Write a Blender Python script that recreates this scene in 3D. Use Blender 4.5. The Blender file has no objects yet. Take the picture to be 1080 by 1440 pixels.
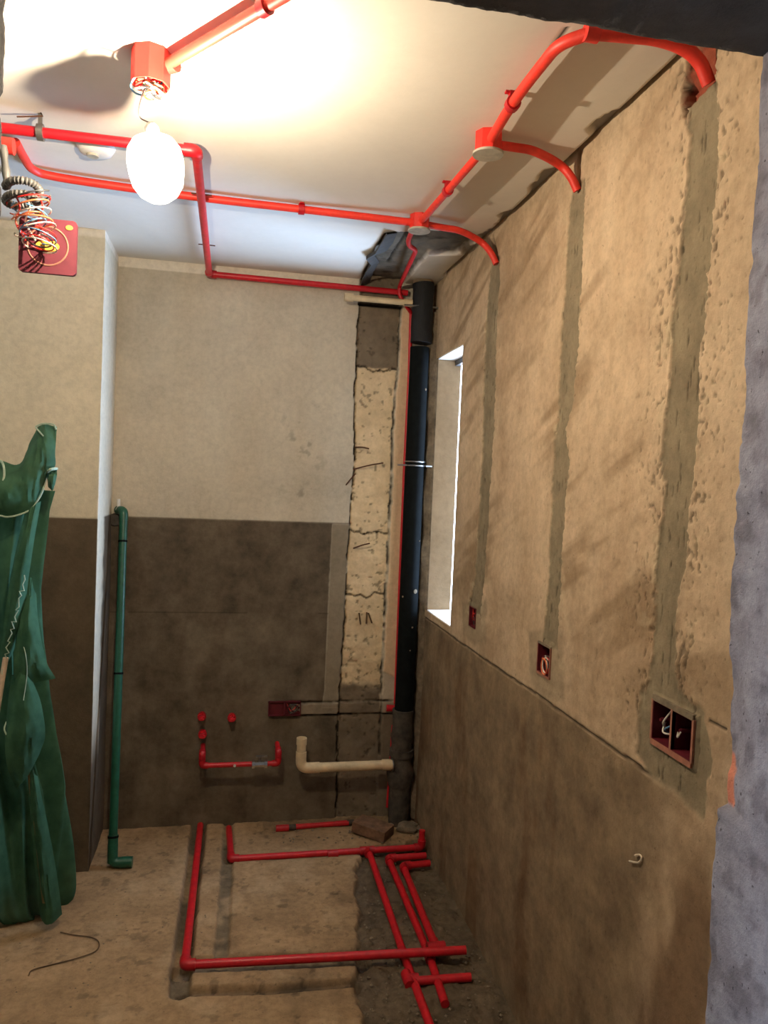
import bpy, math, random
import numpy as np
from mathutils import Vector, Matrix

random.seed(7)
scn = bpy.context.scene
COL = scn.collection

# ------------------------------------------------------------------ camera
F_PX, YAW, PITCH, ROLL, CAM_H = 1076.4, 0.19984, -0.0408, 0.04222, 1.6
def cam_axes():
    cy, sy, cp, sp, cr, sr = (math.cos(YAW), math.sin(YAW), math.cos(PITCH), math.sin(PITCH), math.cos(ROLL), math.sin(ROLL))
    w = Vector((sy*cp, cy*cp, sp)); r = Vector((cy, -sy, 0)); u = r.cross(w)
    return cr*r + sr*u, -sr*r + cr*u, w
CR, CU, CW = cam_axes()
CP = Vector((0, 0, CAM_H))
cd = bpy.data.cameras.new('camera'); cd.lens = F_PX*36/1440; cd.sensor_width = 36; cd.clip_start = .02
cam = bpy.data.objects.new('camera', cd); COL.objects.link(cam)
m = Matrix.Identity(4)
for i in range(3):
    m[i][0], m[i][1], m[i][2], m[i][3] = CR[i], CU[i], -CW[i], CP[i]
cam.matrix_world = m
scn.camera = cam

# ------------------------------------------------------------------ light
scn.view_settings.view_transform = 'Standard'
scn.view_settings.look = 'None'
scn.view_settings.gamma = 1
scn.view_settings.use_curve_mapping = False
scn.view_settings.exposure = 0.0
world = bpy.data.worlds.new('daylight'); scn.world = world
world.use_nodes = True
bg = world.node_tree.nodes['Background']
bg.inputs['Color'].default_value = (.68, .80, 1.0, 1); bg.inputs['Strength'].default_value = 13.0
BULB_W = 76.0
BULB_COL = (1.0, .82, .60)

# ------------------------------------------------------------------ room constants (metres)
XR, D, ZC = .905, 3.50, 2.515            # right wall, back wall, ceiling
XPIL, YPIL = -.50, 3.14                  # pilaster corner
DOOR_Y0, DOOR_Y1, DOOR_XL, DOOR_XR, DOOR_Z = .83, 1.07, -.296, .776, 2.272
WIN = (3.0, 3.415, 1.012, 2.165)         # window opening in right wall: y0,y1,z0,z1
XL = -1.5

def ray(px, py):
    return CW + CR*((px-540)/F_PX) - CU*((py-720)/F_PX)
def hit(px, py, ax, val):
    d = ray(px, py); t = (val-CP[ax])/d[ax]
    return CP + d*t
def fl(px, py, z=0.0): return hit(px, py, 2, z)
def cl(px, py, s=.028): return hit(px, py, 2, ZC-s)
def bk(px, py, s=0.0): return hit(px, py, 1, D-s)
def rw(px, py, s=0.0): return hit(px, py, 0, XR-s)

def portal(name, loc, rot, sx, sy):
    l = bpy.data.lights.new(name, 'AREA'); l.shape = 'RECTANGLE'; l.size = sx; l.size_y = sy
    l.cycles.is_portal = True
    o = bpy.data.objects.new(name, l); COL.objects.link(o); o.location = loc; o.rotation_euler = rot
    return o
portal('window_daylight', (XR+.14, (WIN[0]+WIN[1])/2, (WIN[2]+WIN[3])/2), (0, math.radians(90), 0), WIN[3]-WIN[2], WIN[1]-WIN[0])
portal('hall_daylight', (-2.06, .50, 1.02), (0, math.radians(-90), 0), 2.0, .56)

# cool sky light standing outside the narrow window
sk = bpy.data.lights.new('outside_sky', 'AREA'); sk.shape = 'RECTANGLE'; sk.size = 2.0; sk.size_y = .9; sk.energy = 245; sk.color = (.36, .60, 1.0)
sko = bpy.data.objects.new('outside_sky', sk); COL.objects.link(sko); sko.location = (2.3, 3.72, .95); sko.rotation_euler = (0, math.radians(90), 0)

# ------------------------------------------------------------------ helpers: noise, meshes, tags
_rs = np.random.RandomState(3)
_T = _rs.rand(512, 512)
def vn(x, y, seed=0):
    x = np.asarray(x, float)+seed*17.31; y = np.asarray(y, float)+seed*9.77
    xi = np.floor(x).astype(int); yi = np.floor(y).astype(int)
    fx = x-xi; fy = y-yi; fx = fx*fx*(3-2*fx); fy = fy*fy*(3-2*fy)
    a = _T[xi % 512, yi % 512]; b = _T[(xi+1) % 512, yi % 512]
    c = _T[xi % 512, (yi+1) % 512]; d = _T[(xi+1) % 512, (yi+1) % 512]
    return (a*(1-fx)+b*fx)*(1-fy)+(c*(1-fx)+d*fx)*fy
def fbm(x, y, s, octv=4, seed=0):
    t = 0; amp = .5; tot = 0; f = 1/s
    for k in range(octv):
        t = t+amp*vn(np.asarray(x)*f, np.asarray(y)*f, seed+k*3); tot += amp; amp *= .5; f *= 2.03
    return t/tot
def ss(a, b, x):
    t = np.clip((x-a)/(b-a), 0, 1); return t*t*(3-2*t)
def dist_poly(U, V, pts):
    best = np.full(U.shape, 1e9)
    for (a, b), (c, d) in zip(pts[:-1], pts[1:]):
        vx, vy = c-a, d-b; L = vx*vx+vy*vy+1e-12
        t = np.clip(((U-a)*vx+(V-b)*vy)/L, 0, 1)
        best = np.minimum(best, np.hypot(U-a-t*vx, V-b-t*vy))
    return best
def in_poly(U, V, pts):
    ins = np.zeros(U.shape, bool); n = len(pts)
    for i in range(n):
        (x1, y1), (x2, y2) = pts[i], pts[(i+1) % n]
        c = ((y1 > V) != (y2 > V)) & (U < (x2-x1)*(V-y1)/(y2-y1+1e-12)+x1)
        ins ^= c
    return ins
def sd_poly(U, V, pts):          # signed distance, positive inside
    d = dist_poly(U, V, list(pts)+[pts[0]])
    return np.where(in_poly(U, V, pts), d, -d)

def link(o, parent=None):
    COL.objects.link(o)
    if parent is not None:
        o.parent = parent
        o.matrix_parent_inverse = Matrix.Translation(-parent.location)
    return o
def tag(o, label=None, cat=None, group=None, kind=None):
    if label: o['label'] = label
    if cat: o['category'] = cat
    if group: o['group'] = group
    if kind: o['kind'] = kind
    return o
def thing(name, label, cat, loc=(0, 0, 0), group=None):
    o = bpy.data.objects.new(name, None); o.empty_display_size = .05; o.location = loc
    COL.objects.link(o); return tag(o, label, cat, group)

def grid(name, P, mat, keep=None, attrs=None, flip=False, parent=None):
    n, mm = P.shape[:2]
    me = bpy.data.meshes.new(name)
    idx = np.arange(n*mm).reshape(n, mm)
    q = np.stack([idx[:-1, :-1], idx[1:, :-1], idx[1:, 1:], idx[:-1, 1:]], -1)
    if flip: q = q[..., ::-1]
    q = q[keep] if keep is not None else q.reshape(-1, 4)
    used = np.unique(q); remap = np.zeros(n*mm, int); remap[used] = np.arange(len(used)); q = remap[q]
    co = P.reshape(-1, 3)[used]
    me.vertices.add(len(co)); me.vertices.foreach_set('co', co.astype(np.float32).ravel())
    me.loops.add(q.size); me.loops.foreach_set('vertex_index', q.ravel().astype(np.int32))
    me.polygons.add(len(q)); me.polygons.foreach_set('loop_start', np.arange(0, q.size, 4, dtype=np.int32))
    me.polygons.foreach_set('use_smooth', np.ones(len(q), bool))
    for k, a in (attrs or {}).items():
        at = me.attributes.new(k, 'FLOAT', 'POINT')
        at.data.foreach_set('value', np.clip(a, 0, 1).astype(np.float32).reshape(-1)[used])
    me.update(calc_edges=True); me.validate()
    me.materials.append(mat)
    return link(bpy.data.objects.new(name, me), parent)

class MB:
    def __init__(s): s.v = []; s.f = []
    def add(s, v, f):
        o = len(s.v); s.v += [tuple(p) for p in v]; s.f += [tuple(i+o for i in q) for q in f]; return s
    def tube(s, pts, r, n=12, caps=True, closed=False):
        pts = [Vector(p) for p in pts]; N = len(pts)
        rr = r if isinstance(r, (list, tuple)) else [r]*N
        prev = None; vs = []; fs = []
        for i in range(N):
            if closed: t = pts[(i+1) % N]-pts[i-1]
            else: t = pts[min(i+1, N-1)]-pts[max(i-1, 0)]
            t.normalize()
            if prev is None:
                a = Vector((0, 0, 1)) if abs(t.z) < .9 else Vector((1, 0, 0))
                u = t.cross(a).normalized()
            else:
                u = (prev-t*prev.dot(t)).normalized()
            prev = u; w = t.cross(u)
            for k in range(n):
                a = 2*math.pi*k/n; vs.append(pts[i]+(u*math.cos(a)+w*math.sin(a))*rr[i])
        for i in range(N if closed else N-1):
            j = (i+1) % N
            for k in range(n):
                l = (k+1) % n; fs.append((i*n+k, i*n+l, j*n+l, j*n+k))
        if caps and not closed:
            fs.append(tuple(range(n-1, -1, -1))); fs.append(tuple((N-1)*n+k for k in range(n)))
        return s.add(vs, fs)
    def box(s, c, size, mat=None):
        c = Vector(c); h = Vector(size)/2; vs = []
        for x in (-1, 1):
            for y in (-1, 1):
                for z in (-1, 1):
                    p = Vector((x*h.x, y*h.y, z*h.z)); vs.append(c+(mat @ p if mat else p))
        return s.add(vs, [(0, 1, 3, 2), (4, 6, 7, 5), (0, 4, 5, 1), (2, 3, 7, 6), (0, 2, 6, 4), (1, 5, 7, 3)])
    def lathe(s, prof, origin, axis=(0, 0, 1), n=24):
        ax = Vector(axis).normalized(); a = Vector((0, 0, 1)) if abs(ax.z) < .9 else Vector((1, 0, 0))
        u = ax.cross(a).normalized(); w = ax.cross(u); o = Vector(origin); vs = []; fs = []
        for (r, h) in prof:
            for k in range(n):
                t = 2*math.pi*k/n; vs.append(o+ax*h+(u*math.cos(t)+w*math.sin(t))*max(r, 1e-4))
        for i in range(len(prof)-1):
            for k in range(n):
                l = (k+1) % n; fs.append((i*n+k, (i+1)*n+k, (i+1)*n+l, i*n+l))
        return s.add(vs, fs)
    def build(s, name, mat, parent=None, smooth=True, bevel=0):
        me = bpy.data.meshes.new(name); me.from_pydata(s.v, [], s.f); me.materials.append(mat)
        import bmesh
        bm = bmesh.new(); bm.from_mesh(me)
        bmesh.ops.recalc_face_normals(bm, faces=bm.faces)
        if bevel: bmesh.ops.bevel(bm, geom=bm.edges[:], offset=bevel, segments=2, affect='EDGES', profile=.7)
        bm.to_mesh(me); bm.free()
        if smooth:
            me.polygons.foreach_set('use_smooth', [True]*len(me.polygons)); me.set_sharp_from_angle(angle=math.radians(42))
        return link(bpy.data.objects.new(name, me), parent)

def fillet(pts, r, n=8):
    pts = [Vector(p) for p in pts]; out = [pts[0]]
    for i in range(1, len(pts)-1):
        a = (pts[i-1]-pts[i]); b = (pts[i+1]-pts[i]); k = min(r, a.length*.48, b.length*.48)
        a = pts[i]+a.normalized()*k; b = pts[i]+b.normalized()*k
        for j in range(n+1):
            t = j/n; out.append(a*(1-t)**2+pts[i]*2*t*(1-t)+b*t*t)
    out.append(pts[-1]); return out
def spline(pts, n=10):
    P = [Vector(p) for p in pts]; P = [P[0]*2-P[1]]+P+[P[-1]*2-P[-2]]; out = []
    for i in range(1, len(P)-2):
        for j in range(n):
            t = j/n; a, b, c, d = P[i-1:i+3]
            out.append(.5*((2*b)+(c-a)*t+(2*a-5*b+4*c-d)*t*t+(3*b-a-3*c+d)*t**3))
    out.append(P[-2]); return out

# ------------------------------------------------------------------ materials
def s2l(c):
    return tuple((x/255/12.92 if x/255 <= .04045 else ((x/255+.055)/1.055)**2.4) for x in c)+(1,)
class N:
    def __init__(s, name):
        s.m = bpy.data.materials.new(name); s.m.use_nodes = True; s.t = s.m.node_tree
        s.b = s.t.nodes['Principled BSDF']; s.out = s.t.nodes['Material Output']
        s.tc = s.t.nodes.new('ShaderNodeTexCoord')
    def node(s, t, **kw):
        n = s.t.nodes.new(t)
        for k, v in kw.items():
            if k in n.inputs: n.inputs[k].default_value = v
            else: setattr(n, k, v)
        return n
    def l(s, a, b): s.t.links.new(a, b)
    def noise(s, scale, detail=6, rough=.6, stretch=None, dist=0):
        n = s.node('ShaderNodeTexNoise', Scale=scale, Detail=detail, Roughness=rough, Distortion=dist)
        if stretch:
            mp = s.node('ShaderNodeMapping'); mp.inputs['Scale'].default_value = stretch
            s.l(s.tc.outputs['Object'], mp.inputs['Vector']); s.l(mp.outputs[0], n.inputs['Vector'])
        else: s.l(s.tc.outputs['Object'], n.inputs['Vector'])
        return n.outputs['Fac']
    def ramp(s, fac, stops):
        r = s.node('ShaderNodeValToRGB'); e = r.color_ramp.elements
        while len(e) < len(stops): e.new(.5)
        for i, (p, c) in enumerate(stops): e[i].position = p; e[i].color = c if len(c) == 4 else s2l(c)
        s.l(fac, r.inputs['Fac']); return r.outputs['Color']
    def mix(s, fac, a, b, mode='MIX'):
        n = s.node('ShaderNodeMix', data_type='RGBA', blend_type=mode)
        for k, val in ((0, fac), (6, a), (7, b)):
            if hasattr(val, 'is_linked'): s.l(val, n.inputs[k])
            else: n.inputs[k].default_value = val
        return n.outputs[2]
    def mul(s, a, b):
        n = s.node('ShaderNodeMath', operation='MULTIPLY')
        for k, val in ((0, a), (1, b)):
            if hasattr(val, 'is_linked'): s.l(val, n.inputs[k])
            else: n.inputs[k].default_value = val
        return n.outputs[0]
    def attr(s, name):
        return s.node('ShaderNodeAttribute', attribute_name=name).outputs['Fac']
    def bump(s, h, strength, dist):
        b = s.node('ShaderNodeBump', Strength=strength, Distance=dist); s.l(h, b.inputs['Height'])
        if s.b.inputs['Normal'].is_linked: s.l(s.b.inputs['Normal'].links[0].from_socket, b.inputs['Normal'])
        s.l(b.outputs[0], s.b.inputs['Normal'])

def plain(name, c, rough=.45, metal=0, var=.12, scale=40, spec=.5, bump=0):
    n = N(name); f = n.noise(scale)
    d = tuple(x*(1-var) for x in c); e = tuple(min(255, x*(1+var)) for x in c)
    n.l(n.ramp(f, [(.3, d), (.7, e)]), n.b.inputs['Base Color'])
    n.b.inputs['Roughness'].default_value = rough; n.b.inputs['Metallic'].default_value = metal
    n.b.inputs['Specular IOR Level'].default_value = spec
    if bump: n.bump(n.noise(scale*3), bump, .004)
    return n.m
def plaster(name, c1, c2, layers=(), rough=.9, blot=3.0, streak=None, fine=.25, pit=0, grain=.4):
    """two-tone mottled plaster; layers = (attribute, colour, colour) mixed on top in order"""
    n = N(name)
    col = n.ramp(n.noise(blot, 8, .65, dist=.4), [(.32, c1), (.68, c2)])
    g = n.ramp(n.noise(38, 6, .7), [(.25, (190, 190, 190)), (.6, (255, 255, 255))])
    if streak:
        st = n.ramp(n.noise(1, 6, .6, stretch=streak[0]), [(.38, streak[1]), (.66, (255, 255, 255))])
        col = n.mix(streak[2], col, st, 'MULTIPLY')
    for (a, ca, cb) in layers:
        lc = n.ramp(n.noise(9, 7, .65), [(.3, ca), (.7, cb)])
        col = n.mix(n.attr(a), col, lc)
    col = n.mix(grain, col, g, 'MULTIPLY')
    if pit:
        sp = n.ramp(n.noise(90, 3, .5), [(.27, (60, 52, 42)), (.33, (255, 255, 255))])
        col = n.mix(pit, col, sp, 'MULTIPLY')
    n.l(col, n.b.inputs['Base Color'])
    n.b.inputs['Roughness'].default_value = rough; n.b.inputs['Specular IOR Level'].default_value = .2
    n.bump(n.noise(55, 8, .7), fine, .01); n.bump(n.noise(260, 4, .6), fine*.8, .003)
    return n.m

M = {}
M['rwall'] = plaster('right_wall_plaster', (180, 158, 130), (218, 196, 166),
    [('coat', (100, 84, 66), (148, 128, 100)), ('stain', (132, 110, 84), (158, 134, 104)), ('rust', (98, 72, 52), (124, 98, 72)),
     ('mortar', (124, 113, 92), (156, 143, 117)), ('dark', (52, 44, 35), (70, 60, 48)), ('brick', (120, 52, 38), (160, 88, 66)),
     ('pale', (190, 172, 140), (215, 198, 165))], streak=((1, 7, .9), (212, 192, 168), .28), pit=.30, grain=.55)
M['bwall'] = plaster('back_wall_plaster', (190, 183, 166), (212, 204, 184),
    [('coat', (74, 65, 53), (118, 106, 88)), ('strip', (132, 122, 104), (150, 138, 118)), ('column', (206, 184, 148), (234, 212, 174)),
     ('grey', (112, 100, 84), (136, 122, 102)), ('cream', (222, 194, 158), (230, 204, 168)),
     ('white', (225, 216, 198), (235, 228, 212)), ('dark', (40, 35, 28), (60, 52, 42))],
    streak=((3, 1, .5), (225, 210, 190), .4))
M['pil'] = plaster('pilaster_plaster', (204, 196, 174), (220, 210, 186),
    [('coat', (84, 74, 60), (108, 94, 76)), ('white', (225, 216, 198), (235, 228, 212))])
M['ceil'] = plaster('ceiling_paint', (216, 210, 198), (228, 222, 210),
    [('mortar', (88, 84, 76), (122, 114, 100)), ('dark', (48, 44, 38), (74, 66, 54)), ('patch', (170, 156, 128), (190, 174, 146))], fine=.06, blot=1.5, grain=.06)
M['floor'] = plaster('floor_screed', (150, 124, 92), (184, 154, 116),
    [('mortar', (102, 92, 76), (126, 112, 90)), ('rubble', (88, 77, 63), (128, 112, 90)), ('dark', (66, 56, 44), (88, 74, 58)), ('dust', (178, 152, 118), (196, 170, 134))], blot=4.5, fine=.5, pit=.45, grain=.75)
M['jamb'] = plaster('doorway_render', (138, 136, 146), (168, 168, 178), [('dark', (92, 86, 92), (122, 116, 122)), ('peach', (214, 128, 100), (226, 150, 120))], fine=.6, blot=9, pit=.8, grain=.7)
M['lintel'] = plaster('lintel_render', (84, 84, 86), (104, 104, 106), fine=.6, blot=8)  # dark concrete tone; the lintel's down-facing shade is put into it too
M['hall'] = plaster('hall_paint', (196, 192, 186), (206, 202, 196))
M['red'] = plain('red_water_pipe_plastic', (196, 26, 38), .4, var=.08)
M['red2'] = plain('red_fitting_plastic', (178, 20, 32), .42, var=.1)
M['orange'] = plain('orange_red_conduit_plastic', (228, 56, 42), .5, var=.06)
M['orange2'] = plain('orange_red_box_plastic', (216, 48, 38), .5, var=.08)
M['maroon'] = plain('maroon_box_plastic', (92, 16, 30), .6, var=.1)
M['maroon2'] = plain('maroon_plate_plastic', (98, 32, 46), .7, var=.06)
M['pinkrim'] = plain('pink_rim_plastic', (158, 106, 86), .8)
M['lid'] = plain('grey_lid', (170, 164, 150), .6)
M['green'] = plain('dark_green_pipe_plastic', (26, 82, 60), .38, var=.12)
M['black'] = plain('black_drain_pipe', (16, 19, 19), .85, spec=.1, var=.25, bump=.15)
M['tape'] = plain('black_tape_wrap', (22, 24, 27), .75, var=.2, bump=.6)
M['cream'] = plain('cream_plastic_pipe', (216, 196, 158), .5, var=.1, scale=14)
M['steel'] = plain('galvanised_steel', (150, 148, 144), .4, metal=.9)
M['chrome'] = plain('chrome', (215, 215, 215), .18, metal=1)
M['rust'] = plain('rusty_rebar', (88, 56, 38), .9, bump=.6)
M['brickmat'] = plain('brown_brick', (120, 90, 68), .95, var=.2, bump=.8, scale=30)
M['cement'] = plain('cement_lump', (118, 106, 88), .95, var=.2, bump=.8, scale=30)
M['dusty'] = plain('cement_smeared_pipe', (66, 60, 52), .85, var=.35, bump=.5, scale=25)
M['wood'] = plain('pale_timber_pole', (200, 178, 152), .8, var=.1)
M['bamboo'] = plain('bamboo_pole', (104, 96, 56), .7, var=.12)
M['hem'] = plain('white_hem_thread', (156, 176, 154), .8)
M['white'] = plain('white_plastic', (226, 224, 218), .5, var=.04)
M['chalk'] = plain('white_chalk', (214, 204, 184), .9)
M['scratch'] = plain('brown_scratch', (92, 70, 48), .95)
M['string'] = plain('brown_twine', (92, 70, 48), .9)
M['flex'] = plain('grey_corrugated_plastic', (84, 84, 82), .5)
M['frame'] = plain('dark_window_frame', (70, 70, 70), .4)
M['film'] = plain('torn_black_film', (58, 56, 52), .8)
M['peach'] = plain('exposed_orange_brick', (214, 128, 92), .9, bump=.3)
for k, c in dict(w_red=(200, 44, 40), w_blue=(92, 140, 176), w_black=(42, 44, 46), w_white=(220, 214, 200), w_orange=(226, 118, 74), w_green=(96, 130, 84), w_yellow=(222, 176, 70)).items():
    M[k] = plain(k[2:]+'_wire_sheath', c, .45, var=.05)
def net_mat():
    n = N('green_safety_net')
    c = n.ramp(n.noise(12, 5, .6), [(.3, (52, 92, 68)), (.7, (80, 122, 92))])
    n.l(c, n.b.inputs['Base Color']); n.b.inputs['Roughness'].default_value = .8; n.b.inputs['Specular IOR Level'].default_value = .15
    n.bump(n.noise(420, 2, .5), .5, .002)
    tr = n.node('ShaderNodeBsdfTransparent'); tl = n.node('ShaderNodeBsdfTranslucent'); n.l(c, tl.inputs['Color'])
    m1 = n.node('ShaderNodeMixShader', Fac=.28); n.l(n.b.outputs[0], m1.inputs[1]); n.l(tl.outputs[0], m1.inputs[2])
    m2 = n.node('ShaderNodeMixShader', Fac=.14); n.l(m1.outputs[0], m2.inputs[1]); n.l(tr.outputs[0], m2.inputs[2])
    n.l(m2.outputs[0], n.out.inputs['Surface']); return n.m
M['net'] = net_mat()
def bulb_mat():
    n = N('glowing_bulb_glass'); e = n.node('ShaderNodeEmission', Strength=6.0); e.inputs['Color'].default_value = (1, .93, .78, 1)
    tr = n.node('ShaderNodeBsdfTransparent'); mx = n.node('ShaderNodeMixShader', Fac=.5)
    n.l(tr.outputs[0], mx.inputs[1]); n.l(e.outputs[0], mx.inputs[2]); n.l(mx.outputs[0], n.out.inputs['Surface']); return n.m
M['bulb'] = bulb_mat()

def arange_var(a, b, k):      # spacing grows with distance
    out = [a]
    while out[-1] < b: out.append(out[-1]+k*max(out[-1], .6))
    out[-1] = b; return np.array(out)
def with_vals(arr, vals):
    arr = np.array(arr)
    for v in vals:
        i = int(np.argmin(abs(arr-v))); arr[i] = v
    return np.unique(arr)

# ------------------------------------------------------------------ right wall (chased, with window opening and socket holes)
def yz(p): return (p.y, p.z)
def RP(*pix): return [yz(rw(*q)) for q in pix]
def band(U, V, left, right):  # mask >0 between two polylines given as pixel lists on the right wall; value = distance to nearer edge
    l = sorted(RP(*left), key=lambda p: p[1]); r = sorted(RP(*right), key=lambda p: p[1])
    yl = np.interp(V, [p[1] for p in l], [p[0] for p in l]); yr = np.interp(V, [p[1] for p in r], [p[0] for p in r])
    z0 = min(l[0][1], r[0][1]); z1 = max(l[-1][1], r[-1][1])
    d = np.minimum(yl-U, U-yr)
    return np.minimum(d, np.minimum(V-z0, z1-V)+.01)

SOCK = [  # y, z, width, height on the right wall
    (rw(665, 868).y, rw(665, 868).z, .072, .075), (rw(766, 928).y, rw(766, 928).z, .086, .086), (rw(946, 1026).y, rw(946, 1026).z, .142, .086)]
ys = arange_var(1.0, 3.58, .0019); zs = np.arange(-.08, 2.6, .0046)
ys = with_vals(ys, [WIN[0], WIN[1]]+[v for s in SOCK for v in (s[0]-s[2]/2, s[0]+s[2]/2)])
zs = with_vals(zs, [WIN[2], WIN[3]]+[v for s in SOCK for v in (s[1]-s[3]/2, s[1]+s[3]/2)])
U, V = np.meshgrid(ys, zs, indexing='ij')
wob = (fbm(U, V, .035, 4, 5)-.5)*.03
g1 = band(U, V, [(690, 372), (685, 415), (681, 544), (679, 630), (672, 738), (668, 820), (660, 850)], [(702, 378), (700, 458), (696, 587), (689.5, 695), (681, 820), (676, 862)])
g2 = band(U, V, [(805, 268), (799, 320), (795, 407), (788.5, 480), (784, 590), (781, 609), (777, 674), (771, 816), (769, 850), (764, 900)], [(823, 277), (819, 372), (814, 493), (806, 566), (797, 606), (801, 652), (793, 738), (788.5, 816), (784, 900)])
g3 = band(U, V, [(967, 130), (971, 200), (961, 329), (956, 372), (945, 458), (943.5, 523), (937, 587), (929, 648), (937, 686), (930.6, 730), (926, 781), (924, 800), (920, 864), (918, 928), (905, 990)],
          [(1007, 110), (1011, 200), (1004, 308), (997, 415), (984, 501), (982, 587), (974, 686), (967, 738), (965, 800), (952, 843), (948, 885), (948, 949), (956, 990)])
e3 = sd_poly(U, V, RP((901, 975), (895, 1060), (912, 1085), (985, 1150), (998, 1090), (990, 1000), (956, 975)))
e2 = sd_poly(U, V, RP((742, 888), (745, 960), (765, 985), (792, 985), (792, 888)))
e1 = sd_poly(U, V, RP((650, 846), (652, 890), (664, 905), (684, 905), (684, 846)))
gm = np.maximum(np.maximum(g1, g2), g3)
mort = ss(-.003, .003, gm+wob*.55+(fbm(U, V, .012, 2, 88)-.5)*.012)
mort = np.maximum(mort, ss(-.006, .006, e3+wob)); 
damp = np.maximum(ss(-.012, .012, e2+wob), ss(-.012, .012, e1+wob))*.5
near = np.exp(-np.clip(-gm, 0, 1)/.045)*(mort < .5)
near3 = np.exp(-np.abs(np.clip(-g3, 0, 1))/.10)*(mort < .5)
pn = fbm(U*1.2, V*.9, .011, 2, 11)*.75+fbm(U, V, .09, 3, 15)*.25
pits = ss(.72, .80, pn+.10*near3+.05*near-.03*(U > 2))*(near3+near*.6+.10)
pits = np.clip(pits, 0, 1)*(1-mort)
mortscr = ss(.70, .76, fbm(U*6, V, .05, 4, 31))*mort*.6
cz = np.interp(U, [1.45, 1.6, 3.3], [rw(910, 1087).z, rw(870, 1058).z, rw(600, 870).z])+(fbm(U, V*0, .1, 3, 2)-.5)*.008
crack = ss(.0045, .0015, abs(V-cz))*ss(1.45, 1.5, U)
coat = ss(.01, -.01, V-cz+(wob*.5))*ss(1.25, 1.7, U+(fbm(U, V, .2, 4, 8)-.5)*.6)
brk = sd_poly(U, V, RP((966, 79), (962, 146), (968, 152), (990, 126), (998, 117), (1004, 111), (1008.5, 67), (981, 55)))
brick = ss(-.003, .003, brk+wob*.3)
slots = np.zeros_like(U)
for (a, b, wd) in (((814, 213), (813, 262), .011), ((692, 333), (698, 366), .012), ((963, 120), (966, 160), .008)):
    slots = np.maximum(slots, ss(wd, wd*.5, dist_poly(U, V, RP(a, b))+wob*.1))
lines = [((884, 1014-2), (944-70, 1024)), ]
hole = ss(-.004, .004, sd_poly(U, V, RP((588, 1156), (599, 1178), (600, 1198), (584, 1190)))+wob*.2)
scr = ss(.003, .0012, dist_poly(U, V, RP((996, 1013), (1020, 1026))))
ripple = (fbm(U*.55, V*1.6, .16, 3, 21)-.5)
base = .016*(fbm(U, V, .6, 3, 14)-.5)+.008*ripple+.0022*(fbm(U, V, .03, 4, 6)-.5)
rough3 = near3*.0035*(fbm(U, V, .011, 3, 77)-.5)
dg = V+.42*U
stain = ss(.48, .74, fbm(U*.35, dg*1.9, .13, 5, 41))*.75*ss(.95, 1.3, V)*ss(.35, .6, fbm(U, V, .4, 3, 47))
rust = ss(.50, .68, fbm(U*1.2, V*.35, .2, 5, 43))*.7*(1-ss(.82, 1.0, V))
d = base*(1-mort)+mort*(base*.5-.004+.002*(fbm(U, V*.4, .03, 4, 51)-.5))-pits*.0035+rough3-crack*.005-brick*(.008+.022*fbm(U, V*2.5, .03, 3, 61))-slots*.02-hole*.03-scr*.004-mortscr*.003
edge_lip = ss(.010, .0, abs(gm+wob*.35))*.0025; d = d+edge_lip*(fbm(U, V, .02, 3, 9))
for s in SOCK:
    inb = (abs(U-s[0]) < s[2]/2+.012) & (abs(V-s[1]) < s[3]/2+.012); d = np.where(inb, 0.0, d)
inw = (U > WIN[0]-.01) & (U < WIN[1]+.01) & (V > WIN[2]-.01) & (V < WIN[3]+.01); d = np.where(inw, 0.0, d)
uc = (U[:-1, :-1]+U[1:, 1:])/2; vc = (V[:-1, :-1]+V[1:, 1:])/2
keep = ~((uc > WIN[0]) & (uc < WIN[1]) & (vc > WIN[2]) & (vc < WIN[3]))
for s in SOCK: keep &= ~((abs(uc-s[0]) < s[2]/2) & (abs(vc-s[1]) < s[3]/2))
wall_right = grid('wall_right', np.stack([XR-d, U, V], -1), M['rwall'], keep,
    dict(coat=coat*.9, stain=np.clip(stain, 0, 1), rust=np.clip(rust, 0, 1), mortar=np.maximum(mort, damp), dark=np.clip(pits*.55+crack+slots+hole+scr+mortscr, 0, 1), brick=brick,
         pale=ss(.64, .74, fbm(U, V, .05, 4, 71))*near*.7), flip=True)
tag(wall_right, 'bare plastered right wall with three mortar filled cable chases', kind='structure')
# chalk mark on it
mb = MB(); mb.tube(spline([rw(885, 1211, .004), rw(898, 1213, .004), rw(902, 1206, .004), rw(899, 1202, .004), rw(893, 1203, .004)], 6), .0022, 6)
mb.build('chalk_mark', M['chalk'], wall_right)

# window in the right wall
win = thing('window_1', 'narrow window opening in the right wall beside the black drain pipe', 'window', (XR, (WIN[0]+WIN[1])/2, WIN[2])); win['kind'] = 'structure'
y0, y1, z0, z1 = WIN; T = .115
M['reveal'] = plaster('window_reveal_plaster', (158, 138, 110), (178, 156, 126)); M['sill'] = plaster('window_sill_plaster', (222, 214, 204), (234, 226, 216))
MB().box((XR+T/2+.009, (y0+y1)/2, z0-.02), (T, y1-y0+.08, .04)).build('sill', M['sill'], win, False)
MB().box((XR+T/2+.009, (y0+y1)/2, z1+.02), (T, y1-y0+.08, .04)).build('lintel', M['sill'], win, False)
MB().box((XR+T/2+.005, y1+.02, (z0+z1)/2), (T, .04, z1-z0+.08)).build('jamb', M['reveal'], win, False)
MB().box((XR+T/2+.009, y0-.02, (z0+z1)/2), (T, .04, z1-z0+.08)).build('jamb', M['reveal'], win, False)
MB().box((XR+T-.012, (y0+y1)/2, z1-.012), (.024, y1-y0, .024)).build('frame_rail', M['frame'], win, False)

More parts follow.
